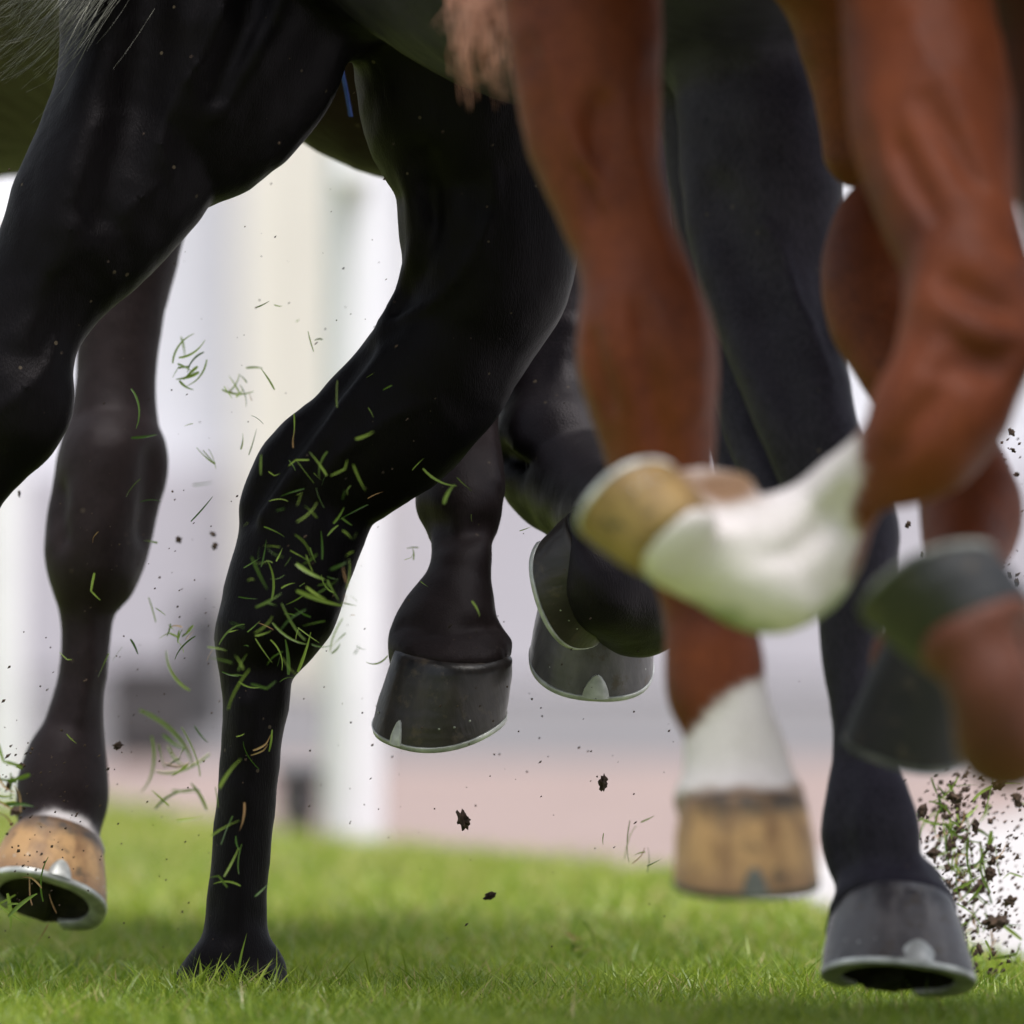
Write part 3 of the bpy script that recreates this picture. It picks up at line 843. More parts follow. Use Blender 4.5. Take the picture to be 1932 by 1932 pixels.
Dl = limb([(860, 150, 1130, 150), (850, 420, 1030, 420), (838, 600, 975, 600), (828, 760, 944, 760), (812, 845, 946, 845), (796, 890, 952, 893), (785, 928, 953, 925), (788, 965, 948, 962),
           (805, 1002, 935, 1002), (813, 1042, 930, 1045), (808, 1078, 927, 1085), (797, 1110, 928, 1112), (774, 1142, 935, 1144), (752, 1174, 940, 1178), (738, 1212, 947, 1215), (736, 1240, 945, 1244), (738, 1262, 940, 1266)],
          [0.45, 0.32, 0.2, 0.14, 0.12, 0.08], [0.9, 0.95, 1.0, 1.0, 0.9])
s3.add(Dl, 0.02)
s3.cut(on_surface(Dl, [(800, 985, 8), (860, 1005, 9), (925, 990, 8)], 0.004), 0.03)
s3.add(on_surface(Dl, [(918, 800, 7), (926, 860, 9), (935, 910, 9)], 0.004), 0.014)
s3.cut(on_surface(Dl, [(760, 1190, 8), (840, 1205, 9), (930, 1185, 8)], 0.003), 0.02)
make_hoof(h3, s3, 834, 1348, 0.07, (-0.10, -0.44, 0.89), (-0.66, -0.62, -0.42), w=0.133, l=0.142, toe_h=0.074, heel_h=0.040, horn='horn_black', clip=0.0075, top=0.86, bulbs=False, cor=0.90, label='black hoof hanging toe down')
def marks3(V):       # pale hair round the coronet of the tan hoof
    x, y = px_of(V)
    m = np.zeros((len(V), 4)); m[:, 3] = 1
    m[:, 3] = 1 - smooth(0.80, 0.98, V[:, 2])      # brown trunk, its colour darkened and reddened to cancel green turf bounce
    d = np.hypot((x - 100) / 112.0, (y - 1640) / 118.0) + 0.016 * wob(x, y, 9)
    m[:, 0] = np.where((y > 1480) & (x < 400), smooth(1.02, 0.88, d) * 0.85 * smooth(40, 110, x), 0)
    return m
finish_body(h3, s3, M['darkbay'], marks3)

def strap():
    q = [(628, 40), (640, 110), (652, 165), (662, 220)]
    V, F = [], []
    for (x, y) in q:
        d = 0.30
        a_, b_ = P(x - 4, y, d), P(x + 4, y, d)
        for w, o in ((a_, 0), (b_, 0), (b_, 0.004), (a_, 0.004)):
            V.append((w[0], w[1] + o, w[2]))
    for i in range(len(q) - 1):
        for j in range(4):
            F.append((4 * i + j, 4 * i + (j + 1) % 4, 4 * i + 4 + (j + 1) % 4, 4 * i + 4 + j))
    o = mesh_obj('girth_strap', np.array(V) - np.array(h3.location), F, M['blue'], h3)
    o['label'] = 'thin blue girth strap'
strap()

# ------------------------------------------------------------------ horse 4: chestnut in front, white sock
h4 = horse_root('chestnut racehorse in the blurred foreground with a folded white sock leg', 1500, -2.0)
s4 = Solid(0.0062)
s4.add(tube([(1480, -560, 500, -2.02, 0.9), (1540, -590, 560, -1.4), (1600, -590, 560, -0.95), (1620, -590, 520, -0.6)], 0.03), 0.05)
s4.add(tube([(1590, -150, 150, -1.1), (1606, 80, 100, -1.1), (1618, 200, 80, -1.1), (1622, 285, 72, -1.1)], 0.015), 0.05)
s4.add(tube([(1480, -900, 330, -2.2), (1470, -1250, 250, -2.5)], 0.03), 0.08)
G = limb([(900, -300, 1330, -300), (932, -100, 1262, -100), (946, 0, 1250, 0), (960, 92, 1250, 92), (979, 201, 1248, 201), (1008, 293, 1248, 300), (1048, 385, 1260, 375), (1083, 476, 1286, 462),
          (1096, 549, 1316, 549), (1090, 623, 1345, 620), (1087, 677, 1357, 677), (1105, 740, 1356, 740), (1130, 810, 1353, 810), (1147, 876, 1349, 876), (1185, 955, 1350, 950), (1215, 1045, 1368, 1045),
          (1243, 1120, 1402, 1115), (1253, 1180, 1425, 1180), (1252, 1240, 1441, 1235), (1260, 1310, 1447, 1310), (1288, 1367, 1462, 1362), (1290, 1425, 1482, 1420), (1286, 1490, 1502, 1482)],
         [-1.75, -1.8, -1.85, -1.85, -1.85, -1.88], [0.75, 0.85, 1.0, 1.0, 1.05, 0.95])
s4.add(G, 0.03)
s4.add(on_surface(G, [(1165, 560, 12), (1175, 660, 15), (1195, 760, 15), (1215, 870, 12)], 0.008), 0.02)
s4.cut(on_surface(G, [(1208, 580, 10), (1222, 680, 14), (1240, 780, 13), (1255, 870, 10)], 0.003), 0.016)
s4.cut(on_surface(G, [(1120, 640, 8), (1130, 700, 13), (1150, 760, 9)], 0.002), 0.016)
s4.cut(on_surface(G, [(1130, 200, 18), (1120, 300, 20), (1130, 400, 14)], 0.004), 0.016)
s4.add(on_surface(G, [(1300, 560, 9), (1310, 660, 11), (1315, 760, 9)], 0.004), 0.02)
H = limb([(1560, -320, 1900, -320), (1580, -60, 1866, -60), (1585, 40, 1880, 30), (1591, 130, 1898, 120), (1600, 225, 1916, 220), (1630, 330, 1918, 330), (1666, 420, 1922, 410), (1700, 490, 1942, 480),
          (1702, 570, 1962, 570), (1692, 641, 1958, 641), (1682, 700, 1935, 705), (1660, 765, 1905, 765), (1640, 830, 1858, 822)],
         [-2.05, -2.12, -2.2, -2.25, -2.28], [0.8, 0.9, 0.95, 0.9])
s4.add(H, 0.03)
H2 = limb([(1668, 740, 1870, 800), (1648, 800, 1812, 868), (1628, 815, 1738, 935), (1578, 848, 1662, 968), (1520, 898, 1612, 1042), (1462, 930, 1572, 1132), (1410, 940, 1500, 1190), (1370, 935, 1400, 1163),
           (1320, 930, 1320, 1125), (1262, 925, 1245, 1092), (1238, 930, 1212, 1055)], [-2.28, -2.26, -2.2, -2.2, -2.22, -2.26], [0.9, 0.85, 0.8, 0.9, 0.95])
s4.add(H2, 0.025)
s4.add(tube([(1262, 930, 40, -2.20), (1330, 918, 38, -2.18), (1400, 925, 32, -2.18)], 0.01), 0.012)
s4.cut(on_surface(H, [(1690, 280, 12), (1730, 350, 17), (1772, 430, 12)], 0.003), 0.016)
s4.cut(on_surface(H, [(1745, 190, 10), (1795, 270, 15), (1842, 350, 10)], 0.003), 0.016)
s4.cut(on_surface(H, [(1800, 545, 14), (1850, 575, 18), (1890, 590, 12)], 0.002), 0.016)
s4.cut(on_surface(H, [(1780, 610, 10), (1830, 665, 16), (1860, 690, 12)], 0.002), 0.016)
s4.add(on_surface(H, [(1780, 480, 24), (1830, 500, 26), (1890, 510, 22)], 0.016), 0.03)
s4.add(on_surface(H, [(1760, 560, 18), (1840, 620, 20), (1900, 650, 18)], 0.012), 0.03)
s4.cut(on_surface(H2, [(1600, 930, 10), (1550, 990, 14), (1500, 1040, 12), (1440, 1060, 9)], 0.004), 0.016)
s4.add(on_surface(H2, [(1430, 1090, 20), (1480, 1120, 22), (1510, 1130, 16)], 0.012), 0.025)
s4.cut(on_surface(H2, [(1330, 960, 12), (1370, 975, 15), (1400, 970, 10)], 0.002), 0.016)
s4.cut(on_surface(H, [(1790, 535, 10), (1830, 555, 20), (1870, 575, 16), (1905, 590, 6)], -0.002), 0.016)
s4.cut(on_surface(H, [(1770, 700, 8), (1825, 690, 20), (1880, 680, 16), (1915, 660, 6)], -0.002), 0.016)
s4.cut(on_surface(H, [(1790, 730, 6), (1745, 775, 16), (1715, 820, 16), (1690, 870, 6)], -0.002), 0.016)
for vn in ([(1720, 30, 3), (1750, 110, 9), (1800, 170, 10), (1830, 260, 9), (1870, 340, 4)], [(1640, 200, 3), (1670, 260, 9), (1690, 340, 9), (1740, 420, 4)]):
    s4.add(on_surface(H, vn, 0.001), 0.01)
for vn in ([(1010, 40, 3), (1050, 130, 10), (1070, 230, 10), (1120, 330, 9), (1150, 430, 4)], [(1200, 90, 3), (1190, 200, 9), (1205, 320, 10), (1240, 440, 9), (1270, 540, 4)]):
    s4.add(on_surface(G, vn, 0.001), 0.01)
J = limb([(1760, 100, 1960, 90), (1720, 250, 1880, 240), (1688, 330, 1830, 320), (1640, 382, 1800, 372), (1592, 408, 1772, 412), (1562, 455, 1760, 448), (1547, 528, 1750, 520), (1563, 602, 1746, 600), (1604, 684, 1772, 664), (1660, 768, 1832, 742), (1714, 850, 1872, 822),
          (1731, 925, 1914, 905), (1733, 978, 1930, 970), (1742, 1034, 1908, 1030), (1766, 1072, 1886, 1074), (1790, 1110, 1878, 1112), (1785, 1170, 1872, 1180), (1720, 1196, 1845, 1236), (1645, 1222, 1800, 1268)],
         [-1.0, -1.15, -1.25, -1.3, -1.35, -1.5, -1.72], 0.85)
s4.add(J, 0.03)
make_hoof(h4, s4, 1408, 1657, -1.92, (0.0, -0.16, 0.98), (0.10, -0.97, -0.16), w=0.128, l=0.136, toe_h=0.080, heel_h=0.045, horn='horn_tan', clip=0.012, top=0.87, cor=0.93, metal='shoe_dark', label='light tan hoof below a white pastern')
make_hoof(h4, s4, 1192, 950, -2.29, (0.52, -0.50, -0.66), (-0.60, -0.74, 0.14), w=0.094, l=0.104, toe_h=0.048, heel_h=0.038, horn='horn_yellow', clip=0, bulbs=False, top=0.88, label='yellow tan hoof flipped sole up')
make_hoof(h4, s4, 1708, 1402, -1.80, (0.22, -0.30, 0.93), (-0.45, -0.82, -0.35), w=0.106, l=0.118, toe_h=0.094, heel_h=0.065, horn='horn_dark', clip=0, bulbs=False, top=0.86, metal='shoe_dark', label='blackish hind hoof behind the folded bay foot')

def marks4(V):
    x, y = px_of(V)
    w = wob(x, y)
    m = np.zeros((len(V), 4)); m[:, 3] = 1
    near = V[:, 1] < -1.6
    # low sock on the standing foreleg: starts along a slanting line under the fetlock
    ln = (y - (1372 - (x - 1298) * 0.66)) + 8 * w
    g_ = near & (x < 1560) & (y > 1230)
    m[:, 0] = np.where(g_, smooth(-14, 14, ln), 0)
    # long sock on the folded leg, reaching half way up the cannon
    e = ((x - 1632) * 0.80 + (y - 905) * 0.60)
    lw = -(x - (1625 + (y - 800) * -0.05)) + 9 * w
    f_ = near & (y > 760) & (y < 1230) & (V[:, 1] < -2.02)
    m[:, 0] = np.where(f_, np.maximum(m[:, 0], smooth(-16, 16, lw)), m[:, 0])
    # green turf bounce painted along the underside of that sock
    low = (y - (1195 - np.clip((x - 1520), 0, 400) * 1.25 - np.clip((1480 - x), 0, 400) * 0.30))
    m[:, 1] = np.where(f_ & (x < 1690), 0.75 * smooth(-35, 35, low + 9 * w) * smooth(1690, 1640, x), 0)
    # dirty heel and pastern hollow
    d = np.hypot((x - 1370) / 80, (y - 915) / 46)
    m[:, 2] = np.where(f_, 0.93 * smooth(1.15, 0.5, d + 0.06 * w), 0)
    d2 = np.hypot((x - 1280) / 75, (y - 915) / 44)
    m[:, 2] = np.maximum(m[:, 2], np.where(f_, 0.85 * smooth(1.2, 0.5, d2 + 0.08 * w), 0))
    cor = smooth(1478, 1496, y + 0.06 * (x - 1400) + 4 * w) * g_
    m[:, 2] = np.maximum(m[:, 2], 0.75 * cor)
    return m
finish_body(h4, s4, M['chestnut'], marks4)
strands(h4, 'tail', [[(1500, -420, -0.55), (1200, -380, -0.5), (960, -160, -1.2), (905, 0, -1.45), (880, 90, -1.5), (900, 225, -1.5)],
                     [(1500, -420, -0.55), (1200, -390, -0.5), (930, -180, -1.2), (868, -20, -1.45), (875, 60, -1.5), (905, 190, -1.5)],
                     [(1500, -420, -0.55), (1200, -370, -0.5), (985, -150, -1.2), (940, 20, -1.45), (935, 110, -1.5), (940, 215, -1.5)],
                     [(1500, -420, -0.55), (1200, -390, -0.5), (960, -180, -1.2), (912, -20, -1.45), (905, 80, -1.5), (925, 200, -1.5)]], M['hair_red'], 0.0022, 9, 170, 0.010)

# ------------------------------------------------------------------ horse 5: bay at the right edge, folded foreleg
h5 = horse_root('bay racehorse entering at the right edge, dark hoof folded back', 2100, -2.7)
s5 = Solid(0.007)
s5.add(tube([(2480, -520, 560, -2.2, 0.9), (2560, -540, 580, -1.6), (2600, -560, 540, -1.0)], 0.04), 0.05)
s5.add(tube([(2480, -900, 330, -2.5), (2440, -1250, 260, -2.8)], 0.03), 0.08)
K = limb([(1840, -260, 2420, -260), (1852, -80, 2330, -80), (1868, 80, 2260, 80), (1895, 260, 2210, 260), (1930, 410, 2200, 410), (1985, 580, 2210, 580), (2030, 760, 2260, 760), (2050, 890, 2290, 930), (2020, 1010, 2210, 1115), (1960, 1130, 2110, 1240), (1890, 1240, 2030, 1370), (1835, 1300, 1985, 1450),
          (1812, 1345, 1965, 1436), (1785, 1300, 1955, 1310), (1772, 1262, 1915, 1200), (1750, 1225, 1872, 1130)],
         [-1.95, -1.95, -2.0, -2.2, -2.45, -2.65, -2.76, -2.78, -2.76], [0.6, 0.7, 0.9, 0.9])
s5.add(K, 0.03)
s5.cut(on_surface(K, [(1880, 1130, 9), (1900, 1170, 13), (1930, 1190, 9)], 0.003), 0.02)
make_hoof(h5, s5, 1762, 1108, -2.74, (0.38, -0.42, -0.82), (-0.74, -0.64, 0.0), w=0.118, l=0.124, toe_h=0.056, heel_h=0.038, horn='horn_slate', clip=0, bulbs=False, top=0.88, metal='shoe_dark', label='slate hoof turned sole up')
finish_body(h5, s5, M['bay'])

# ------------------------------------------------------------------ turf
def grass_blades():
    def patch(x0, x1, y0, y1, dens, hmin, hmax, wid):
        n = int((x1 - x0) * (y1 - y0) * dens)
        x = rng.uniform(x0, x1, n); y = rng.uniform(y0, y1, n)
        k = y < grass_edge(x) - rng.uniform(0, 0.05, n)
        x, y = x[k], y[k]
        cl = 0.5 + 0.5 * np.sin(x * 17 + 3 * np.sin(y * 9)) * np.sin(y * 13 + 2 * np.sin(x * 11)) + (rng.random(len(x)) < 0.04) * 0.7
        h = rng.uniform(hmin, hmax, len(x)) * (0.62 + 0.62 * cl)
        return x, y, h, np.full(len(x), wid)
    parts = [patch(-1.0, 1.1, -1.75, 0.0, 17000, 0.018, 0.042, 0.0016), patch(-1.1, 1.1, 0.0, 2.0, 13000, 0.022, 0.046, 0.0017), patch(-1.5, 1.2, 2.0, 8.3, 4200, 0.025, 0.05, 0.0030), patch(-2.4, 0.0, 8.3, 13.5, 1800, 0.025, 0.05, 0.005), patch(-0.37, -0.20, -0.16, -0.005, 16000, 0.030, 0.062, 0.0018), patch(0.30, 0.48, -1.05, -0.85, 9000, 0.02, 0.05, 0.0018)]
    x, y, h, w = [np.concatenate(q) for q in zip(*parts)]
    n = len(x)
    a = rng.uniform(0, 2 * math.pi, n)          # lean direction
    lean = np.abs(rng.normal(0.55, 0.35, n)) * h
    wa = rng.uniform(0, math.pi, n)
    w = w * rng.uniform(0.6, 1.35, n)
    V = np.zeros((n, 7, 3), np.float32)
    for i, (t, ws) in enumerate(((0, 1.0), (0.4, 0.9), (0.75, 0.6))):
        cx = x + np.cos(a) * lean * t ** 1.8; cy = y + np.sin(a) * lean * t ** 1.8; cz = h * (t - 0.18 * t * t)
        for s_, j in ((-1, 0), (1, 1)):
            V[:, 2 * i + j, 0] = cx + s_ * np.cos(wa) * w * ws / 2 * 1.6
            V[:, 2 * i + j, 1] = cy + s_ * np.sin(wa) * w * ws / 2 * 1.6
            V[:, 2 * i + j, 2] = cz
    V[:, 6, 0] = x + np.cos(a) * lean; V[:, 6, 1] = y + np.sin(a) * lean; V[:, 6, 2] = h * 0.86
    b = (np.arange(n) * 7)[:, None]
    loops = (b + np.array([0, 1, 3, 2, 2, 3, 5, 4, 4, 5, 6])).ravel()
    st = (np.arange(n) * 11)[:, None] + np.array([0, 4, 8])
    tot = np.tile([4, 4, 3], n)
    me = big_mesh('grass', V.reshape(-1, 3), loops, st.ravel(), tot, M['grass'])
    hue = rng.random(n); dry = (rng.random(n) < np.interp(y, [-1, 0.5, 3, 8], [0.05, 0.07, 0.22, 0.30])).astype(float)  # dry blades; their increase with distance paints in pale haze and sheen
    # long damp / yellow drifts in the sward
    dr = 0.5 + 0.5 * np.sin(x * 6 + 2 * np.sin(y * 3.1)) * np.sin(y * 4.3 + x * 2)
    tc = np.zeros((n, 7, 4), np.float32)
    tc[:, :, 0] = (0.65 * hue + 0.35 * dr)[:, None]; tc[:, :, 1] = dry[:, None]; tc[:, :, 3] = 1  # dry also carries the painted far haze and sheen
    tc[:, :, 2] = np.array([0, 0, .4, .4, .75, .75, 1])[None]
    at = me.color_attributes.new('blade', 'FLOAT_COLOR', 'POINT')
    at.data.foreach_set('color', tc.ravel())
    return link(bpy.data.objects.new('grass', me))

def grass_material(name, use_attr=True, c0=(0.090, 0.185, 0.011), c1=(0.38, 0.47, 0.055), trans=0.42):
    m, nt, b = new_mat(name)
    if use_attr:
        at = N(nt, 'ShaderNodeAttribute', attribute_name='blade')
        sp = N(nt, 'ShaderNodeSeparateColor'); nt.links.new(at.outputs['Color'], sp.inputs[0])
        src = sp.outputs[0]
    else:
        oi = N(nt, 'ShaderNodeObjectInfo'); src = oi.outputs['Random']
    r = ramp(nt, src, [(0.05, c0), (0.5, tuple((a_ + b_) / 2 for a_, b_ in zip(c0, c1))), (0.95, c1)])
    col = r.outputs[0]
    if use_attr:
        mx = N(nt, 'ShaderNodeMix', data_type='RGBA'); mx.inputs['B'].default_value = (0.48, 0.42, 0.17, 1)
        nt.links.new(sp.outputs[1], mx.inputs['Factor']); nt.links.new(col, mx.inputs['A'])
        col = mx.outputs['Result']
    nt.links.new(col, b.inputs['Base Color'])
    b.inputs['Roughness'].default_value = 0.32
    b.inputs['Specular IOR Level'].default_value = 0.5
    tr = N(nt, 'ShaderNodeBsdfTranslucent'); nt.links.new(col, tr.inputs['Color'])
    ms = N(nt, 'ShaderNodeMixShader'); ms.inputs[0].default_value = trans
    out = nt.nodes['Material Output']
    nt.links.new(b.outputs[0], ms.inputs[1]); nt.links.new(tr.outputs[0], ms.inputs[2]); nt.links.new(ms.outputs[0], out.inputs['Surface'])
    return m
M['grass'] = grass_material('turf_blades')
M['torn'] = grass_material('torn_grass', False, (0.05, 0.12, 0.012), (0.30, 0.42, 0.07), 0.4)
M['straw'] = simple('dry_straw', (0.30, 0.16, 0.07), (0.45, 0.30, 0.14), 60, 0.7)
tag(grass_blades(), 'short green race turf grass', 'grass', kind='stuff')

# ------------------------------------------------------------------ torn grass and soil in the air
def blade_mesh(name, L, w, bend, kink=0.0, twist=0.6, mat='torn'):
    n = 8
    V, F = [], []
    x = z = 0.0; ang = 0.0
    for i in range(n):
        t = i / (n - 1)
        ww = w * (1 - 0.75 * t ** 2) * (0.65 + 0.35 * min(1, t * 5))
        tw = twist * t
        nx, nz = -math.sin(ang), math.cos(ang)
        for s_ in (-1, 0, 1):
            fold = 0.25 * w * (1 if s_ == 0 else 0)
            V.append((x + nx * s_ * ww / 2 * math.cos(tw), s_ * ww / 2 * math.sin(tw) + fold, z + nz * s_ * ww / 2 * math.cos(tw)))
        ang += bend / n + (kink if i == n // 2 else 0)
        x += L / (n - 1) * math.cos(ang); z += L / (n - 1) * math.sin(ang)
    cx = x / 2; cz = z / 2
    V = [(a_ - cx, b_, c2 - cz) for a_, b_, c2 in V]
    for i in range(n - 1):
        for j in range(2):
            a_ = 3 * i + j
            F.append((a_, a_ + 1, a_ + 4, a_ + 3))
    me = bpy.data.meshes.new(name)
    me.from_pydata(V, [], F); me.materials.append(M[mat])
    me.polygons.foreach_set('use_smooth', np.ones(len(F), bool))
    me.update()
    return me
BL = [blade_mesh('torn_grass', L, w, b_, k_, t_) for L, w, b_, k_, t_ in
      [(0.045, 0.0046, 0.3, 0, 0.4), (0.036, 0.0054, -0.6, 0, 0.8), (0.058, 0.0042, 1.1, 0, 0.4), (0.030, 0.0050, 0.2, 0, 1.0), (0.048, 0.0044, 0.2, 0.9, 0.5), (0.064, 0.0036, -1.3, 0, 0.3), (0.025, 0.0045, 0.9, 0, 0.8)]]
ST = [blade_mesh('straw', 0.035, 0.003, 0.8, 0.3, 0.6, 'straw'), blade_mesh('straw', 0.028, 0.0028, -0.6, 0, 0.9, 'straw')]

def fly(me, name, px, py, dd, ang, tilt, s=1.0, roll=0.0, parent=None):
    o = bpy.data.objects.new(name, me)
    o.location = P(px, py, dd)
    o.rotation_euler = (roll, -ang, tilt)
    o.scale = (s * random.uniform(0.75, 1.3), s * random.uniform(0.7, 1.1), s * random.choice((0.45, 0.6, 0.8, 1.0)))
    o['kind'] = 'thing'
    return link(o, parent)

SHAPE = ['gently curved', 'short broad', 'long hooked', 'short straight', 'sharply kinked', 'long drooping', 'tiny curled']
def quarter(px, py, cx, cy, rx=110, ry=150):
    v = 'high' if py < cy - ry / 3 else ('low' if py > cy + ry / 3 else 'midway')
    h = 'left' if px < cx - rx / 3 else ('right' if px > cx + rx / 3 else 'centre')
    return v + ' ' + h
def blade_label(k, px, py, cx, cy, where, size=1.0):
    return SHAPE[k] + (' larger' if size > 0.85 else (' smaller' if size < 0.6 else '')) + ' green blade, ' + quarter(px, py, cx, cy) + ' among ' + where

def scatter_blades(n, cx, cy, rx, ry, d0, d1, label, group, smin=0.6, smax=1.2, straw=0.08, ang=None):
    for i in range(n):
        while True:
            u, v = random.gauss(0, 0.5), random.gauss(0, 0.5)
            if abs(u) < 1 and abs(v) < 1: break
        a_ = random.uniform(0, 2 * math.pi) if ang is None else random.gauss(ang, 0.6)
        st = random.random() < straw
        o = fly(random.choice(ST if st else BL), 'straw' if st else 'torn_grass', cx + u * rx, cy + v * ry, random.uniform(d0, d1), a_, random.uniform(-0.9, 0.9), random.uniform(smin, smax), random.uniform(-0.6, 0.6))
        me_ = o.data
        if st: tag(o, 'dry brown straw, ' + quarter(cx + u * rx, cy + v * ry, cx, cy) + ' among ' + group, 'straw', group)
        else: tag(o, blade_label(BL.index(me_), cx + u * rx, cy + v * ry, cx, cy, group, o.scale[0]), 'grass blade', group)

# blades whose place can be read one by one across the planted leg: (px, py, angle, size, mesh, depth)
HERO = [(578, 892, -0.85, 0.95, 0, -0.10), (552, 880, -0.7, 0.8, 1, -0.14), (520, 1005, -0.3, 0.9, 1, -0.12), (498, 1040, 1.3, 1.1, 0, -0.14), (478, 1060, 0.5, 0.9, 3, -0.13),
        (505, 1090, 1.25, 1.1, 2, -0.12), (640, 970, 0.75, 1.0, 0, -0.10), (656, 985, -0.7, 0.9, 3, -0.10), (630, 1000, 0.9, 1.0, 1, -0.13), (606, 1025, 1.5, 0.9, 0, -0.11), (655, 1010, -0.4, 0.7, 1, -0.12),
        (570, 1050, -0.5, 0.8, 3, -0.10), (590, 1080, -0.6, 1.2, 0, -0.09), (545, 1105, 0.6, 0.9, 1, -0.12), (510, 1130, 0.3, 1.2, 0, -0.11), (470, 1128, -0.2, 1.0, 0, -0.13), (620, 1105, 0.5, 1.0, 0, -0.10),
        (610, 1130, -0.4, 1.3, 0, -0.08), (655, 1080, 1.2, 1.0, 2, -0.13), (480, 1180, 0.6, 0.9, 0, -0.12), (440, 1190, 0.1, 0.8, 3, -0.13), (556, 1175, -1.1, 1.2, 2, -0.08), (585, 1200, -0.6, 0.9, 0, -0.07),
        (500, 1230, -0.95, 1.0, 0, -0.08), (520, 1240, -0.6, 1.1, 5, -0.10), (540, 1235, 1.5, 1.2, 0, -0.07), (575, 1225, 1.1, 1.1, 0, -0.08), (552, 1195, -0.9, 1.0, 2, -0.11), (450, 1275, 0.1, 1.0, 1, -0.10),
        (500, 1285, -0.3, 0.9, 4, -0.09), (475, 1290, -0.8, 0.8, 2, -0.12), (640, 880, 0.4, 0.8, 4, -0.13), (680, 905, -1.2, 0.9, 0, -0.12), (600, 900, -0.8, 0.5, 3, -0.16), (565, 940, 1.1, 0.7, 0, -0.15),
        (835, 900, -0.9, 0.9, 2, -0.10), (850, 930, 1.4, 0.9, 1, -0.12), (878, 915, -0.8, 0.7, 0, -0.15), (790, 875, 0.9, 0.6, 1, -0.14), (700, 780, -0.9, 0.7, 1, -0.15), (690, 820, 0.2, 0.6, 0, -0.2),
        (327, 420, -0.75, 0.75, 0, 0.35), (385, 912, 0.03, 1.2, 0, -0.35), (275, 822, 0.0, 0.9, 0, -0.25), (992, 997, 0.2, 0.45, 0, 0.1), (497, 573, 0.25, 0.55, 0, -0.05), (562, 603, 0.02, 0.45, 6, -0.05)]
for px, py, a_, s_, k, d_ in HERO:
    o = fly(BL[k], 'torn_grass', px, py, d_ - random.choice((0.05, 0.08, 0.2, 0.45)), a_, random.uniform(-0.7, 0.7), s_ * random.uniform(0.5, 0.85), random.uniform(-0.5, 0.5))
    if py < 860 or px > 760 or px < 400:
        tag(o, blade_label(k, px, py, 600, 800, 'loose blades around the black legs', o.scale[0]), 'grass blade', 'torn grass blades in the air around the legs')
    else:
        tag(o, blade_label(k, px, py, 560, 1080, 'torn grass over the planted hock', o.scale[0]), 'grass blade', 'torn grass over the planted hock')
scatter_blades(75, 550, 1090, 160, 270, -0.70, -0.13, 'torn green grass blade flying across the hock of the planted black leg', 'torn grass over the planted hock', 0.22, 0.72, 0.14)
scatter_blades(20, 370, 1420, 110, 250, -0.95, -0.45, '', 'soft grass left of the planted cannon', 0.6, 1.3)
scatter_blades(10, 440, 1590, 60, 90, -0.60, -0.25, '', 'grass over the lower planted cannon', 0.5, 1.1)
scatter_blades(5, 480, 1420, 70, 90, -0.20, -0.12, '', 'grass at mid planted cannon', 0.4, 0.8)
scatter_blades(22, 500, 760, 260, 200, -0.55, 0.35, 'small grass fragment in the bright gap between the hind legs', 'grass fragments between the hind legs', 0.25, 0.7, 0.1)
scatter_blades(14, 220, 1180, 170, 260, -0.5, 0.3, 'grass shred floating by the dark brown foreleg', 'grass shreds by the brown foreleg', 0.3, 0.8, 0.1)
scatter_blades(46, 1835, 1660, 110, 210, 0.25, 0.55, 'green grass blade in the spray of soil at the right edge', 'grass in the right soil spray', 0.5, 1.2, 0.08)
scatter_blades(12, 40, 1700, 90, 80, -0.10, 0.3, 'pale grass stalk thrown up by the tan hoof', 'grass stalks at the tan hoof', 0.6, 1.2, 0.5)
scatter_blades(10, 770, 1020, 160, 300, -0.4, 0.4, 'grass scrap in the gap left of the hanging black hoof', 'grass scraps by the hanging hoof', 0.3, 0.7, 0.15)
scatter_blades(8, 1180, 1590, 90, 70, -0.5, 0.5, 'grass scrap over the pink path', 'grass scraps over the path', 0.4, 0.8, 0.1)

def tuft(px, py, dd, n, label, s=1.0, spread=26, straw=0.1):
    c = P(px, py, dd)
    root = empty('grass_tuft', c)
    tag(root, label, 'grass tuft', 'torn grass tufts in the air', kind='thing')
    for i in range(n):
        st = random.random() < straw
        o = bpy.data.objects.new('straw' if st else 'blade', random.choice(ST if st else BL))
        sp = spread * mpp(dd)
        o.location = (random.gauss(0, sp), random.gauss(0, sp * 0.5), random.gauss(0, sp))
        o.rotation_euler = (random.uniform(-0.6, 0.6), random.uniform(0, 6.28), random.uniform(-0.8, 0.8))
        q = s * random.uniform(0.5, 1.0); o.scale = (q, q, q)
        link(o, root)
    return root
tuft(355, 705, -0.35, 9, 'blurred green grass tuft left of the bright gap', 0.8, 20)
tuft(455, 730, -0.45, 8, 'small olive grass tuft with soil in the bright gap', 0.6, 14, 0.4)
tuft(345, 1190, -0.35, 9, 'compact green grass tuft beside the brown knee', 0.6, 14)
tuft(1800, 1560, 0.4, 12, 'dense grass tuft with roots in the soil spray, upper one', 0.8, 26, 0.2)
tuft(1810, 1650, 0.4, 14, 'dense grass tuft with roots in the soil spray, lower one', 0.8, 30, 0.3)
tuft(1815, 1720, 0.55, 16, 'olive grass tuft low in the soil spray', 0.9, 28, 0.35)
tuft(1795, 1600, 0.75, 18, 'soft blurred grass tuft behind the soil spray', 1.0, 34, 0.35)
tuft(1822, 1790, 0.60, 14, 'grass tuft just above the turf in the right spray', 0.9, 26, 0.3)
tuft(12, 1500, -0.55, 16, 'blurred muddy grass tuft at the left edge above the tan hoof', 0.9, 34, 0.4)
tuft(1772, 1898, -0.80, 14, 'dry straw coloured tuft torn up under the grey hoof', 0.7, 22, 0.75)
tuft(1088, 1785, 0.95, 14, 'dark upright tuft standing out of the lawn', 0.6, 12, 0.2)
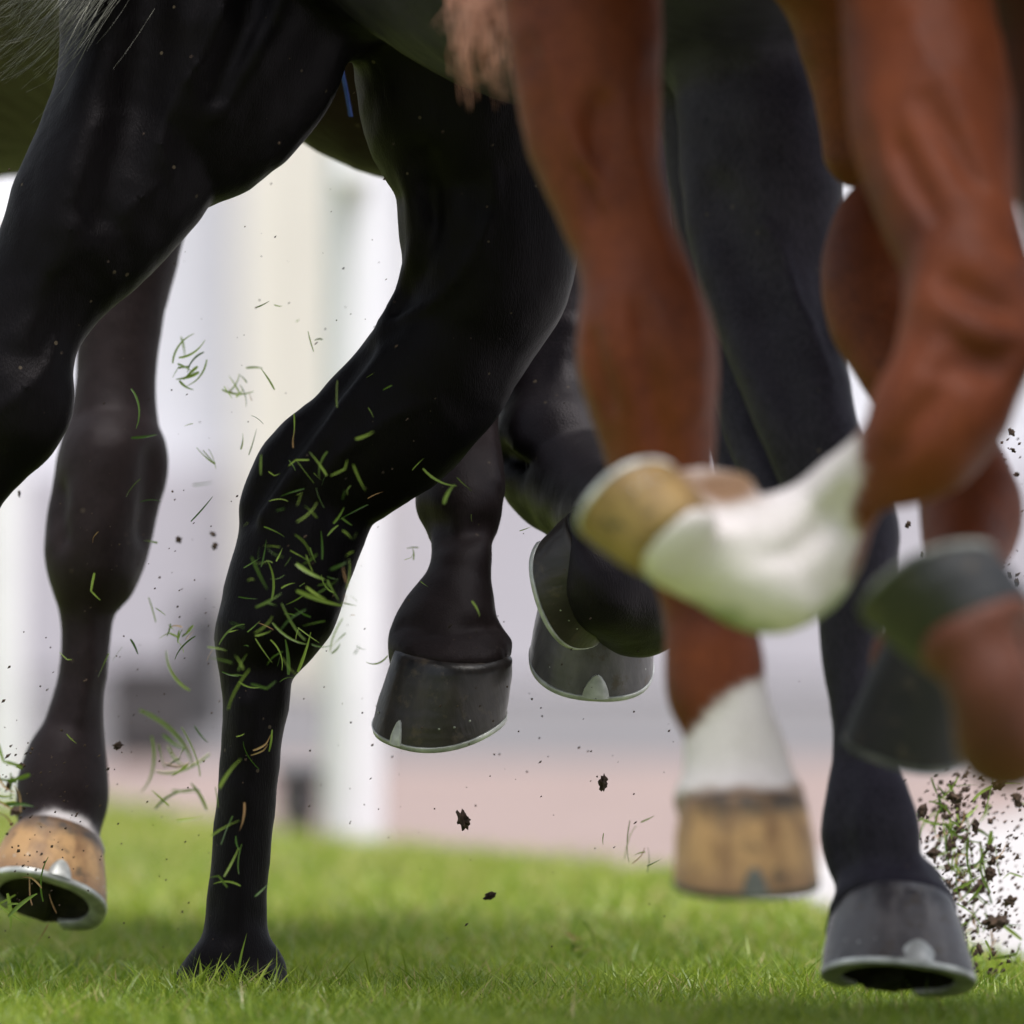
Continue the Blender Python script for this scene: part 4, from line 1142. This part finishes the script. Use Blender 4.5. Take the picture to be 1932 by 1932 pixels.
tuft(1780, 1500, 0.4, 8, 'ragged grass tuft under the folded right hoof', 0.7, 24, 0.3)

def clod_mesh(seed, r):
    g_ = np.random.default_rng(seed)
    import bmesh
    bm = bmesh.new(); bmesh.ops.create_icosphere(bm, subdivisions=3, radius=r)
    ph = g_.uniform(0, 6, 6)
    for v in bm.verts:
        d = v.co.normalized()
        v.co *= 1 + 0.35 * math.sin(d.x * 5 + ph[0]) * math.sin(d.y * 4 + ph[1]) + 0.25 * math.sin(d.z * 8 + ph[2]) + 0.22 * math.sin(d.x * 13 + ph[3]) * math.sin(d.y * 11 + ph[4]) + 0.14 * math.sin(d.z * 21 + d.x * 17 + ph[5]) + g_.uniform(-0.07, 0.07)
        v.co.x *= 1.3
    me = bpy.data.meshes.new('soil_clod'); bm.to_mesh(me); bm.free()
    me.materials.append(M['soil'])
    me.polygons.foreach_set('use_smooth', np.ones(len(me.polygons), bool))
    return me
CL = [clod_mesh(k, 0.005) for k in range(8)]
def clod(px, py, dd, s, label, group='soil clods in the air', ang=None):
    o = fly(random.choice(CL), 'soil_clod', px, py, dd, random.uniform(0, 6) if ang is None else ang, random.uniform(0, 3), s, random.uniform(0, 3))
    tag(o, label, 'soil clod', group)
clod(874, 1548, -0.03, 1.5, 'largest dark soil clod, alone over the pink path', ang=-0.6)
clod(1138, 1478, -0.02, 0.95, 'small dark soil clod over the path right of the hanging hooves')
clod(925, 1690, 0.2, 0.9, 'soft brown soil clod just above the grass')
clod(222, 1407, 0.25, 0.85, 'dark soil clod beside the brown pastern')
clod(337, 1018, 0.5, 0.6, 'blurred dark soil speck above the left gap')
clod(402, 1008, -0.5, 0.5, 'upper of two blurred soil specks left of the hock')
clod(405, 1030, -0.5, 0.45, 'lower of two blurred soil specks left of the hock')
clod(36, 932, 0.4, 0.5, 'soil speck at the left edge beside the brown knee')
clod(40, 1445, 0.1, 0.6, 'soil crumb at the left edge beside the brown pastern')
clod(1790, 1870 - 130, 0.4, 1.4, 'soil clod at the foot of the soil spray')
clod(566, 1876, 0.05, 1.9, 'dark soil clod on the grass right of the planted foot')
clod(1236, 1900, -0.1, 1.6, 'soil clod lying on the grass below the tan hoof')
clod(702, 1912, -0.15, 1.4, 'soil clod half hidden in the near grass')
clod(18, 1480, -0.5, 0.9, 'brown soil lump at the left edge above the tan hoof')
clod(30, 1530, -0.5, 0.8, 'lower brown soil lump at the left edge by the tan hoof')
SZ = lambda q: 'big' if q > 1.45 else ('small' if q < 1.15 else 'middling')
for px, py, s_ in [(1878, 1740, 1.9), (1872, 1625, 1.7), (1868, 1648, 1.5), (1850, 1672, 1.4), (1868, 1600, 1.3), (1800, 1505, 1.5), (1780, 1525, 1.3), (1885, 1480, 1.2), (1862, 1497, 1.2), (1875, 1840, 1.2), (1848, 1790, 1.0), (1740, 1530, 1.4), (1795, 1590, 1.3), (1905, 1700, 1.2), (1920, 1510, 1.1), (1840, 1560, 1.0), (1760, 1610, 1.2)]:
    clod(px, py, random.uniform(0.25, 0.5), s_ * 0.8, SZ(s_) + ' dark soil clod, ' + quarter(px, py, 1845, 1610) + ' in the turf spray at the right edge', 'soil clods in the right spray')
for px, py, s_ in [(1908, 815, 0.9), (1912, 850, 0.7), (1918, 895, 0.7), (1893, 780, 0.7), (1713, 990, 0.7), (1740, 1048, 0.7), (1905, 1085, 0.8), (1918, 1100, 0.7)]:
    clod(px, py, random.uniform(-0.1, 0.3), s_ * 0.7, 'tiny soil crumb in the pale gaps among the chestnut legs', 'soil crumbs among the chestnut legs')

def specks():
    pts = []
    def cloud(n, cx, cy, rx, ry, d0, d1, s0, s1):
        for _ in range(n):
            pts.append((P(random.gauss(cx, rx), random.gauss(cy, ry), random.uniform(d0, d1)), random.uniform(s0, s1)))
    cloud(620, 1850, 1650, 60, 130, 0.2, 0.6, 0.0005, 0.0021)
    cloud(260, 1800, 1620, 26, 110, 0.3, 0.7, 0.0008, 0.0030)
    cloud(90, 1900, 1000, 26, 130, -0.2, 0.4, 0.0006, 0.0016)
    cloud(230, 620, 820, 330, 420, -0.5, 0.4, 0.0004, 0.0011)
    cloud(120, 1000, 1350, 260, 190, -0.3, 0.4, 0.0004, 0.0012)
    cloud(110, 60, 1520, 60, 110, -0.2, 0.3, 0.0005, 0.0015)
    cloud(120, 280, 1250, 140, 260, -0.3, 0.3, 0.0004, 0.0011)
    V, F = [], []
    for c, s_ in pts:
        b0 = len(V)
        q = [random.uniform(0.5, 1.6) for _ in range(6)]
        ex = random.uniform(0.8, 2.2)
        for (dx, dy, dz), w_ in zip(((1, 0, 0), (-1, 0, 0), (0, 1, 0), (0, -1, 0), (0, 0, 1), (0, 0, -1)), q):
            a2 = 0.7
            x_, z_ = dx * ex, dz
            V.append((c[0] + s_ * w_ * (x_ * math.cos(a2) - z_ * math.sin(a2)), c[1] + s_ * w_ * dy, c[2] + s_ * w_ * (x_ * math.sin(a2) + z_ * math.cos(a2))))
        for f in ((0, 2, 4), (2, 1, 4), (1, 3, 4), (3, 0, 4), (2, 0, 5), (1, 2, 5), (3, 1, 5), (0, 3, 5)):
            F.append(tuple(b0 + k for k in f))
    o = mesh_obj('soil_specks', V, F, M['soil'], smooth=False)
    tag(o, 'fine dark soil specks hanging in the air', 'soil', kind='stuff')
specks()

# things that would otherwise share a label are told apart by their place, from the top down
from collections import defaultdict
same = defaultdict(list)
for o in sc.objects:
    if o.parent is None and o.get('label') and o.get('kind') in (None, 'thing'):
        same[o['label']].append(o)
ORD = {2: ['upper', 'lower'], 3: ['topmost', 'middle', 'lowest'], 4: ['topmost', 'second', 'third', 'lowest'], 5: ['topmost', 'second', 'third', 'fourth', 'lowest'], 6: ['topmost', 'second', 'third', 'fourth', 'fifth', 'lowest'],
       7: ['topmost', 'second', 'third', 'fourth', 'fifth', 'sixth', 'lowest'], 8: ['topmost', 'second', 'third', 'fourth', 'fifth', 'sixth', 'seventh', 'lowest']}
for lab, obs in same.items():
    if len(obs) in ORD:
        for o, w_ in zip(sorted(obs, key=lambda q: -q.location.z), ORD[len(obs)]):
            o['label'] = w_ + ' ' + lab
